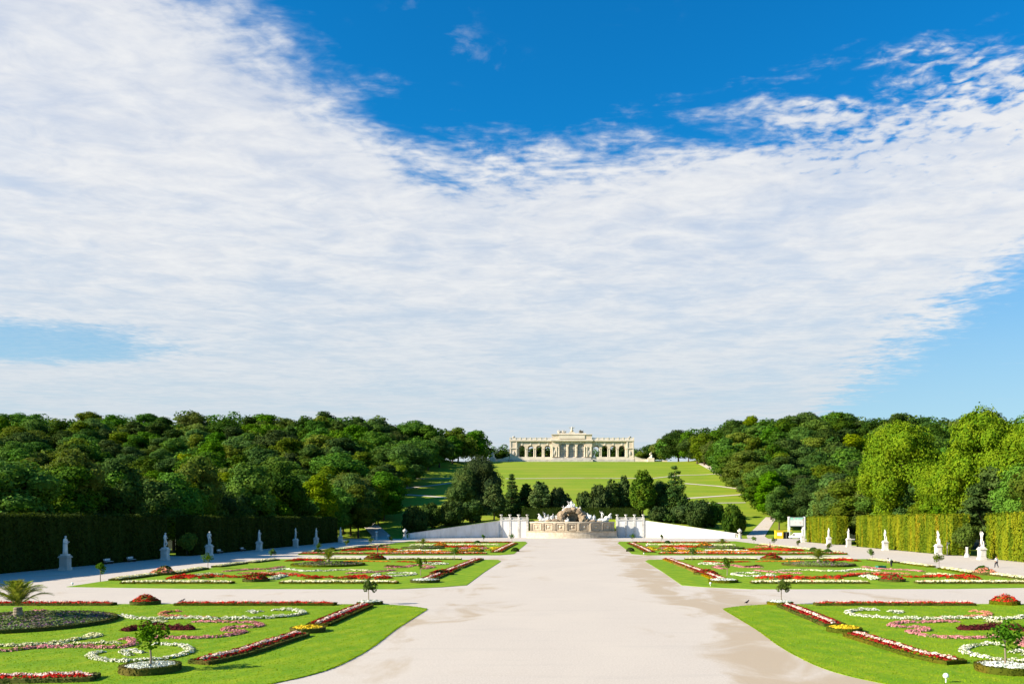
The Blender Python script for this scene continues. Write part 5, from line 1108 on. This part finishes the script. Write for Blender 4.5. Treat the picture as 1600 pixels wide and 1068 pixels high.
tpx('pine', 'pointed dark pine beside the bare trunked pine', ('conifer', 1), 'needle_dark', 800, 388, 742, 2.0, 44, group='pines above the fountain wall')
tpx('pine', 'flat topped pine with slim trunk beside the fountain figures', ('pine', 1), 'needle_pine', 844, 380, 754, 0.2, 44, group='pines above the fountain wall')
tpx('pine', 'small dense pine behind the flat topped one', ('pine', 0), 'needle_dark', 822, 392, 757, 2.4, 34, group='pines above the fountain wall')
for i, (x, yt, w_, lb) in enumerate([(874, 762, 38, 'dark rounded yew on the shaded side of the fountain crown'), (915, 768, 30, 'low dark yew on the sunlit side of the fountain crown'), (938, 758, 40, 'taller dark yew on the sunlit side of the fountain crown')]):
    tpx('yew', lb, ('shrub', i % 2), 'needle_dark', x, 384, yt, i, w_, 'tree', 'dark yews behind the fountain')
tpx('pine', 'olive tinted pine behind the sunlit fountain sculptures', ('pine', 1), 'needle_pine', 956, 386, 751, 1.1, 32, group='pines above the fountain wall')
tpx('pine', 'slim pine with bare trunk over the hedge end', ('pine', 0), 'needle_pine', 975, 388, 745, 2.9, 32, group='pines above the fountain wall')
tpx('pine', 'full bright green pine with pale trunk above the sunlit wall bay', ('pine', 0), 'needle_pine', 1004, 376, 737, 0.5, 52, group='pines above the fountain wall')
tpx('pine', 'dark broad pine in the shade of its sunlit neighbour', ('dome', 1), 'needle_dark', 1030, 384, 752, 0.1, 44, group='pines above the fountain wall')
tpx('conifer', 'tall dark layered pine standing over the sunlit wall wing', ('conifer', 0), 'needle_dark', 1054, 378, 731, 1.9, 64, group='conifers below the meadow')
for i, (x, yt, w_, lb) in enumerate([(786, 783, 40, 'low dark filler bush between the first pines'), (815, 786, 36, 'low dark bush under the dense pine'), (858, 782, 34, 'dark bush beside the flat topped pine'), (962, 784, 34, 'dark bush under the olive tinted pine'), (987, 786, 34, 'dark bush under the slim bare trunked pine'), (1042, 778, 40, 'dark bush between the broad pine and the layered pine')]):
    tpx('yew', lb, ('shrub', i % 2), 'needle_dark', x, 389, yt, i * 0.7, w_, 'bush', 'dark bushes among the pines')
for i, (x, Y, yt, w_, lm, lb) in enumerate([(648, 356, 790, 40, 'leaf_dark', 'dark bush beside the end urn of the shaded wing'), (676, 366, 786, 38, 'needle_dark', 'second dark bush behind the shaded wing'), (706, 368, 783, 44, 'leaf_dark', 'third dark bush behind the shaded wing'), (738, 371, 781, 46, 'needle_dark', 'dark bush under the large conifer'),
        (1092, 366, 781, 44, 'leaf_dark', 'rounded dark bush behind the middle of the sunlit wing'), (1116, 368, 784, 34, 'needle_dark', 'narrow dark bush behind the sunlit wing'), (1146, 352, 788, 40, 'leaf_dark', 'dark bush beside the end urn of the sunlit wing'), (1066, 372, 790, 36, 'needle_dark', 'low dark bush under the tall layered pine'), (1028, 372, 791, 30, 'needle_dark', 'low dark bush under the shaded broad pine')]):
    tpx('evergreen_bush', lb, ('shrub', i % 2), lm, x, Y, yt, i * 1.1, w_, 'bush', 'evergreen bushes behind the wall wings')

for i, (x, yt, w_, v, lm, lb) in enumerate([(20, 722, 120, 0, 'leaf_mid', 'dark rounded tree with lit top behind the first statue side of the dark hedge'), (112, 700, 110, 2, 'leaf_olive', 'broad olive tree towering behind the first shaded statue'), (182, 716, 90, 3, 'leaf_dark', 'dark tree beside the broad olive one behind the dark hedge'),
        (240, 748, 66, 1, 'leaf_yellow', 'low yellow green tree by the opening of the dark hedge'), (312, 711, 96, 4, 'leaf_olive', 'big sunlit olive tree just past the opening of the dark hedge'), (392, 726, 84, 0, 'leaf_mid', 'rounded green tree behind the second hedge run'), (440, 722, 74, 2, 'leaf_dark', 'dark broad tree behind the second hedge run'),
        (498, 742, 72, 3, 'leaf_yellow', 'yellow green tree near the far end of the dark hedge'), (548, 738, 66, 4, 'leaf_mid', 'broad tree past the far end of the dark hedge'), (592, 730, 62, 5, 'leaf_dark', 'tall dark tree where the shaded road enters the wood')]):
    Yt = FPX * (93 if x < 400 else 91) / (CX - x); X_ = at(x, Yt); h_ = top_h(yt, Yt, X_); r0 = (6.2, 5.4, 7.0, 5.8, 6.6, 5.0)[v]
    tree('broadleaf_tree', lb, ('b', v), lm, X_, Yt, h_, i * 1.7, (w_ / 2 / FPX * Yt) / (r0 * h_ / 22) * 0.95, 'tree', 'large trees leaning over the dark hedge')
# the woods on both sides: individuals, thinned to those that show
rs = np.random.default_rng(5); cand = []
def edge_x(Y, s):
    if Y < 338: return 87.0
    if s < 0: return float(np.interp(Y, [338, 385, 408, 570, 640, 700], [80, 80, 93, 93, 80, 74]))
    return float(np.interp(Y, [338, 360, 400, 600, 650, 700], [86, 84, 88, 94, 80, 72]))
for s in (-1, 1):
    lim = (CX / FPX if s < 0 else (1600 - CX) / FPX) * 1.05
    Y = 96.0
    while Y < 740:
        step = 12.0 if Y < 380 else 17.5
        X = edge_x(Y, s) + 5
        while X < lim * Y + 8:
            x, y = s * (X + rs.uniform(-3.4, 3.4) * (0.35 if X < edge_x(Y, s) + 8 else 1)), Y + rs.uniform(-3.5, 3.5)
            gap = (160 < y < 176 and X < 91) or (s > 0 and 318 < y < 352 and X < 106)
            if not gap:
                front = X < edge_x(Y, s) + 14
                h = rs.uniform(18, 27.5) if Y > 430 else rs.uniform(17.5, 23)
                if s < 0 and Y < 300: h = rs.uniform(14, 18.5)
                if s > 0 and Y < 250: h = rs.uniform(14, 19)
                cand.append((y, x, h, int(rs.integers(0, 6)), int(rs.integers(0, 1000)), rs.uniform(0, 6.28), rs.uniform(0.95, 1.25) * (1.18 if Y < 380 else 1.5)))
            X += step
        Y += step * 0.92
for k in range(46):                                                    # trees behind the pavilion
    cand.append((rs.uniform(742, 775), rs.uniform(-72, 72), rs.uniform(14, 19), int(rs.integers(0, 6)), int(rs.integers(0, 1000)), rs.uniform(0, 6), 1.35))
for x, Y_, yt in ((782, 735, 703), (790, 738, 702), (776, 736, 707), (1000, 735, 704), (1008, 738, 708), (993, 740, 703), (1034, 690, 704)):
    X = at(x, Y_); cand.append((Y_, X, max(6, top_h(yt, Y_, X)), 2, int(rs.integers(0, 1000)), 0.3, 1.3))
cand.sort()
GW, GH = 480, 322; buf = np.zeros((GH, GW), bool); yy, xx = np.mgrid[0:GH, 0:GW]; sc_ = GW / 1600
# what stands in front: hedges hide the lower trunks
buf[int(803 * sc_):, :] = True
vis = []; nvis = []
for c in cand:
    Y, X, h, v, q, rot, wd = c; g = float(H(X, Y)); k = h / 22; r = (6.2, 5.4, 7.0, 5.8, 6.6, 5.0)[v] * k * wd
    cx_ = (CX + X / Y * FPX) * sc_; t0 = (HY - (g + h - CAMZ) / Y * FPX) * sc_; b0 = (HY - (g + 2 - CAMZ) / Y * FPX) * sc_; rx = r / Y * FPX * sc_; ry = max(0.5, (b0 - t0) / 2); cy_ = (t0 + b0) / 2
    x0, x1, y0, y1 = max(0, int(cx_ - rx)), min(GW, int(cx_ + rx) + 2), max(0, int(t0)), min(GH, int(b0) + 2)
    if x0 >= x1 or y0 >= y1: vis.append(0); nvis.append(0); continue
    e = ((xx[y0:y1, x0:x1] - cx_) / rx) ** 2 + ((yy[y0:y1, x0:x1] - cy_) / ry) ** 2 < 0.86
    ya, yb = max(0, y0 - 4), max(1, y0 + 1); free = ~buf[ya:yb, x0:x1]; nvis.append(int(free.sum()))   # open just above its top
    vis.append(int((e & ~buf[y0:y1, x0:x1]).sum())); buf[y0:y1, x0:x1] |= e
order = sorted(range(len(cand)), key=lambda i: -vis[i])
NAMED = 280
chosen = set(i for i in order[:NAMED] if vis[i] > 3)
DESC = {'leaf_mid': 'mid green', 'leaf_dark': 'dark green', 'leaf_yellow': 'yellow green', 'leaf_fresh': 'bright green', 'leaf_olive': 'olive tinged'}
rest = []
for i, c in enumerate(cand):
    Y, X, h, v, q, rot, wd = c
    lm = ('leaf_mid', 'leaf_mid', 'leaf_dark', 'leaf_dark', 'leaf_fresh', 'leaf_yellow', 'leaf_mid', 'leaf_olive', 'leaf_dark', 'leaf_fresh')[q % 10]
    if X > 0 and Y < 330 and lm == 'leaf_dark': lm = 'leaf_mid'
    if Y > 735: lm = 'leaf_dark'
    if i in chosen:
        if Y > 735 and abs(X) < 75: wh, gp = 'behind the arches of the hilltop pavilion', 'trees behind the pavilion'
        elif Y < 330: wh, gp = ('just behind the tall dark hedge', 'trees behind the shaded hedge') if X < 0 else ('just behind the tall sunlit hedge', 'trees behind the sunlit hedge')
        elif abs(X) < edge_x(Y, 1) + 16: wh, gp = ('at the edge of the meadow, on its shaded side', 'trees edging the shaded side of the meadow') if X < 0 else ('at the edge of the meadow, beside the climbing path', 'trees edging the sunlit side of the meadow')
        else: wh, gp = ('in the hill above the dark hedge', 'wood on the hill beyond the shaded hedge') if X < 0 else ('in the hill above the sunlit hedge', 'wood on the hill beyond the sunlit hedge')
        look = ('tall ' if h > 21.3 else 'low ' if h < 18.6 else 'middling ') + ('narrow ' if v in (1, 5) else 'broad ' if v in (2, 4) else 'rounded ')
        if wh.startswith('in the hill'): wh = ('high on' if Y > 590 else 'low on' if Y < 450 else 'halfway up') + wh[2:] + (', near meadow' if abs(X) < 135 else ', far from meadow' if abs(X) > 230 else '')
        tree('broadleaf_tree', look + '%s tree %s' % (DESC[lm], wh), ('b', v), lm, X, Y, h, rot, wd, 'tree', gp)
    elif vis[i] > 0 or (Y > 420 and (nvis[i] > 0)): rest.append(c)
# what is left of the wood between and behind them, as one mass
vis_of = {(c[0], c[1]): v_ for c, v_ in zip(cand, vis)}
RM = ('leaf_mid', 'leaf_dark', 'leaf_olive', 'leaf_dark', 'leaf_mid')
if rest:
    Vs, Fs, Ms, off = [], [], [], 0
    SRC = {}
    for v in range(6):
        me = KIND[('b', v)][0]['leaf_mid']; nq = sum(1 for q in me.polygons if len(q.vertices) == 4); co = np.empty(len(me.vertices) * 3, np.float32); me.vertices.foreach_get('co', co); SRC[v] = co.reshape(-1, 3)[:nq * 4].reshape(nq, 4, 3)
    for (Y, X, h, v, q, rot, wd) in rest:
        r = np.random.default_rng(q); nq = 900 if vis_of.get((Y, X), 0) > 3 else 380; S = SRC[v][r.choice(len(SRC[v]), nq, replace=False)].copy(); ctr = S.mean(axis=1, keepdims=True); S = ctr + (S - ctr) * 2.0
        k = h / 22; ca, sa = math.cos(rot), math.sin(rot); S = S * np.array([k * wd, k * wd, k]); S = np.stack([S[..., 0] * ca - S[..., 1] * sa + X, S[..., 0] * sa + S[..., 1] * ca + Y, S[..., 2] + float(H(X, Y))], -1)
        Vs.append(S.reshape(-1, 3)); Fs.append(np.arange(nq * 4).reshape(nq, 4) + off); Ms.append(np.full(nq, q % 5)); off += nq * 4
    w_ = stuff(obj('woodland', np_mesh('woodland', np.concatenate(Vs), np.concatenate(Fs), RM, np.concatenate(Ms))))
    tag(w_, 'deep mass of the wood filling in behind the single trees', 'woodland')
print('TREES vis>0', sum(v > 0 for v in vis), 'v>3', sum(v > 3 for v in vis), 'named', len(chosen), 'rest', len(rest), 'cand', len(cand))

# ------------------------------------------------------------------ people
def person(label, X, Y, pose, rot, shirt, trousers, hat=None, z=0.0):
    t = thing('person', label, 'person', (X, Y, z), rot)
    J = body_joints(POSES.get(pose, {})); obj('body', skin_mesh('body', J, BODY_E, 'skin'), t)
    def cloth(name, keys, grow, m_):
        E_ = [e for e in BODY_E if e[0] in keys and e[1] in keys]
        obj(name, skin_mesh(name, {k: (J[k][0], tuple(q + grow for q in (J[k][1] if hasattr(J[k][1], '__len__') else (J[k][1],) * 2))) for k in keys}, E_, m_), t)
    cloth('shirt', ['spine', 'pelvis', 'chest', 'sl', 'sr', 'el', 'er'], 0.022, shirt); cloth('trousers', ['pelvis', 'hl', 'hr', 'kl', 'kr', 'al', 'ar'], 0.018, trousers); cloth('shoes', ['al', 'tl'], 0.012, 'black_rubber'); cloth('shoes', ['ar', 'tr'], 0.012, 'black_rubber')
    h = J['head'][0]; c = J['crown'][0]; MB().ball((h[0], h[1] + 0.025, h[2] + 0.04), 0.115, 1, 1.05, 1.05, 2).part('hair', 'hair' if hat is None else hat, t, smooth=True)
    return t
def gpx(x, y): return G(x, y)
X_, Y_ = G(1557, 886.5); person('person walking in white top and dark trousers beside the sunlit hedge', X_, Y_, 'walk', R(200), 'white_cloth', 'dark_cloth', z=0.0)
X_, Y_ = G(1393, 885); person('person in white shirt stooping over the flowers of the middle lawn', X_, Y_, 'stoop', R(-75), 'white_cloth', 'dark_cloth', z=LAWN_Z)
X_, Y_ = G(590, 863); person('person in dark clothes standing on the fountain lawn by the shaded hedge', X_, Y_, 'hold', R(-60), 'dark_cloth', 'dark_cloth', z=LAWN_Z)
X_, Y_ = G(1203, 858.5); person('person in dark red top working on the fountain lawn near the kiosk', X_, Y_, 'hold', R(90), 'red_cloth', 'dark_cloth', z=LAWN_Z)
X_, Y_ = G(1011, 855.5); person('person in white squatting by the red strip on the fountain lawn', X_, Y_, 'squat', R(70), 'white_cloth', 'dark_cloth', 'white_cloth', z=LAWN_Z)
X_, Y_ = G(606, 840.6); person('person in white standing where the shaded path leaves the garden', X_, Y_, 'rest', R(20), 'white_cloth', 'white_cloth')
X_, Y_ = G(588, 842); t = thing('stone_post', 'slim pale stone post at the start of the shaded park road', 'post', (X_, Y_, 0)); MB().lathe([(0.6, -0.05), (0.6, 0.3), (0.38, 0.4), (0.36, 2.2), (0.5, 2.3)], seg=4).part('shaft', 'white_stone', t); MB().ball((0, 0, 2.7), 0.5).part('ball', 'white_stone', t, smooth=True)
X_, Y_ = G(1376, 888.4); t = thing('plant_crate', 'green plastic crate on the middle lawn beside the stooping person', 'crate', (X_, Y_, LAWN_Z + 0.012), 0.3)
for b in ((-0.7, 0.7, -0.4, -0.36, 0, 0.45), (-0.7, 0.7, 0.36, 0.4, 0, 0.45), (-0.7, -0.66, -0.36, 0.36, 0, 0.45), (0.66, 0.7, -0.36, 0.36, 0, 0.45)): MB().box(*b).part('side', 'green_cloth', t)
MB().box(-0.66, 0.66, -0.36, 0.36, 0.0, 0.04).part('bottom', 'green_cloth', t)

# ------------------------------------------------------------------ kiosk, van, board
KX, KY = at(1217, 333), 333.0
t = thing('kiosk', 'yellow refreshment kiosk at the end of the sunlit path', 'kiosk', (KX, KY, 0))
MB().box(-1.4, 1.4, -1.2, 1.4, -0.05, 3.0).part('body', 'yellow_paint', t); MB().box(-1.55, 4.8, -1.4, 1.6, 3.0, 3.22).part('roof', 'yellow_paint', t); MB().box(-0.9, 0.9, -1.25, -1.203, 1.2, 2.4).part('hatch', 'white_paint', t)
for q in (2.6, 4.6): MB().box(q - 0.06, q + 0.06, -1.2, -1.08, -0.05, 3.0).part('post', 'grey_metal', t)
MB().box(1.45, 4.4, 1.2, 1.4, -0.05, 2.6).part('back_wall', 'dark_wood', t)
for i, q in enumerate((1.9, 2.9, 3.9)):
    tb = thing('cafe_table', 'small dark table under the kiosk roof', 'table', (KX + q, KY - 0.2, 0.0), 0, 'kiosk tables'); MB().lathe([(0.4, 0.7), (0.4, 0.75)], seg=14).part('top', 'dark_wood', tb); MB().lathe([(0.25, -0.03), (0.05, 0.05), (0.04, 0.7)], seg=8).part('leg', 'grey_metal', tb)
VX = at(1240, 330)
t = thing('van', 'white delivery van parked next to the yellow kiosk', 'van', (VX + 0.5, 329.5, 0), R(-25))
prof = [(-2.3, 0.4), (-2.35, 0.9), (-2.2, 1.15), (-1.3, 1.3), (-0.7, 2.05), (-0.4, 2.3), (2.3, 2.35), (2.4, 2.2), (2.4, 0.4)]
MB().extrude_xz(prof, -0.95, 0.95).part('body', 'white_paint', t, bevel=0.05)
MB().extrude_xz([(-1.22, 1.36), (-0.78, 1.98), (-0.82, 2.02), (-1.27, 1.38)], -0.85, 0.85).part('windscreen', 'glass_dark', t)
for s in (-1, 1):
    MB().extrude_xz([(-1.1, 1.32), (-0.6, 1.95), (0.1, 1.95), (0.1, 1.32)], s * 0.97 - 0.02, s * 0.97 + 0.02).part('side_window', 'glass_dark', t)
    for q in (-1.55, 1.5):
        w_ = obj('wheel', MB().lathe([(0.30, -0.13), (0.36, -0.1), (0.36, 0.1), (0.30, 0.13)], seg=20).done('tyre', 'black_rubber'), t, (q, s * 0.86, 0.36), (R(90), 0, 0)); obj('rim', MB().lathe([(0.2, -0.14), (0.2, 0.14)], seg=14).done('rim', 'grey_metal'), w_)
    MB().ball((-2.28, s * 0.68, 0.95), 0.16, 0.5, 1, 0.8).part('headlight', 'window_glass', t)
MB().box(-2.42, -2.34, -0.9, 0.9, 0.42, 0.6).part('bumper', 'black_rubber', t)
t = thing('poster_board', 'large pale green and white board on steel posts behind the van', 'sign', (at(1245, 340), 340, 0))
MB().box(-2.9, 2.9, 0, 0.2, 4.8, 8.5).part('frame', 'grey_metal', t)
def poster():
    m = bpy.data.materials.new('poster'); m.use_nodes = True; T = NT(m.node_tree); T.n.clear(); p = T.sep(T.new('ShaderNodeTexCoord').outputs['Object'])
    n = T.noise(T.new('ShaderNodeTexCoord').outputs['Object'], 0.9, 3)
    c = T.mix(T.ramp(T.m('ADD', p[2], T.m('MULTIPLY', n, 2.0)), 8.0, 9.0), (0.74, 0.73, 0.68), (0.25, 0.62, 0.45)); c = T.mix(T.ramp(n, 0.56, 0.62), c, (0.7, 0.5, 0.42))
    b = T.new('ShaderNodeBsdfPrincipled'); T.put(b.inputs['Base Color'], c); o = T.new('ShaderNodeOutputMaterial'); T.l.new(b.outputs[0], o.inputs[0]); M['poster'] = m
poster(); MB().box(-2.7, 2.7, -0.04, -0.003, 5.0, 8.3).part('print', 'poster', t)
for q in (-3.1, 3.1): MB().box(q - 0.45, q + 0.45 if q < 0 else q + 0.3, 0.0, 0.5, -0.05, 8.7).part('post', 'white_paint', t)

# ------------------------------------------------------------------ small things by the hedges
def bench(X, Y, rot, label, group):
    t = thing('park_bench', label, 'bench', (X, Y, 0), rot, group)
    for i in range(3): MB().box(-1.1, 1.1, -0.2 + i * 0.15, -0.07 + i * 0.15, 0.42, 0.46).part('slat', 'white_paint', t)
    for i in range(2): MB().box(-1.1, 1.1, 0.27, 0.30, 0.6 + i * 0.17, 0.73 + i * 0.17).part('slat', 'white_paint', t)
    for q in (-0.95, 0.95):
        MB().box(q - 0.04, q + 0.04, -0.2, 0.2, -0.03, 0.42).part('leg', 'dark_wood', t); MB().box(q - 0.04, q + 0.04, 0.2, 0.27, -0.03, 0.95).part('leg', 'dark_wood', t)
for x in (170, 206, 304 + 40, 380): bench(-76.9, FPX * 76.9 / (CX - x), R(90), 'white slatted bench at the foot of the dark hedge', 'benches at the dark hedge')
for x, y in ((1497, 866.5), (1511, 869.5)):
    X_, Y_ = G(x, y); t = thing('bollard', 'short white stone bollard in the sunlit hedge opening', 'bollard', (X_, Y_, 0), 0, 'bollards in the hedge opening'); MB().lathe([(0.55, -0.05), (0.35, 0.7)], seg=12).part('foot', 'white_stone', t); MB().lathe([(0.24, 0.7), (0.22, 1.75), (0.28, 1.8), (0.26, 1.95)], seg=12).part('shaft', 'white_stone', t)
X_, Y_ = G(1480, 867); t = thing('signpost', 'slim pale signpost with one arm beside the hedge opening', 'sign', (X_, Y_, 0)); MB().tube([(0, 0, -0.05), (0, 0, 2.8)], 0.09, 8).part('pole', 'white_stone', t); MB().box(0.1, 0.85, -0.03, 0.03, 2.35, 2.6).part('arm', 'white_paint', t)
for x, y, z in ((1478, 1067, LAWN_Z), (113, 916, LAWN_Z), (1110, 915.5, LAWN_Z), (1006, 866.5, LAWN_Z)):
    X_, Y_ = G(x, y); t = thing('marker_lamp', ('small white globe lamp at the edge of the front lawn', 'small white globe lamp at the tip of the shaded middle lawn', 'small white globe lamp at the corner of the sunlit middle lawn', 'small white globe lamp at the corner of the sunlit fountain lawn')[[1478, 113, 1110, 1006].index(x)], 'lamp', (X_, Y_, z - 0.02), 0, 'globe lamps on the lawns')
    MB().lathe([(0.03, 0), (0.03, 0.25)], seg=8).part('stem', 'white_paint', t); MB().ball((0, 0, 0.32), 0.13).part('globe', 'white_paint', t, smooth=True)
def crow(X, Y, rot, label, z):
    t = thing('crow', label, 'bird', (X, Y, z), rot, 'crows on the gravel')
    J = {'body': ((0, 0, 0.2), 0.085), 'breast': ((0.1, 0, 0.24), 0.075), 'neck': ((0.17, 0, 0.31), 0.045), 'head': ((0.22, 0, 0.36), 0.05), 'beak': ((0.31, 0, 0.345), 0.012), 'rump': ((-0.12, 0, 0.18), 0.05), 'tail': ((-0.3, 0, 0.15), (0.04, 0.015))}
    obj('body', skin_mesh('crow', J, [('body', 'breast'), ('breast', 'neck'), ('neck', 'head'), ('head', 'beak'), ('body', 'rump'), ('rump', 'tail')], 'feather'), t)
    for s in (-1, 1): MB().tube([(0.02, s * 0.04, -0.005), (0.0, s * 0.04, 0.15)], 0.01, 5).part('leg', 'feather', t)
for x, y, z, lb in ((284, 941.5, 0.004, 'black crow beside the long box edged row'), (1167, 943.6, 0.004, 'black crow on gravel near the corner of the sunlit front lawn')): X_, Y_ = G(x, y); crow(X_, Y_, 0.6, lb, z)
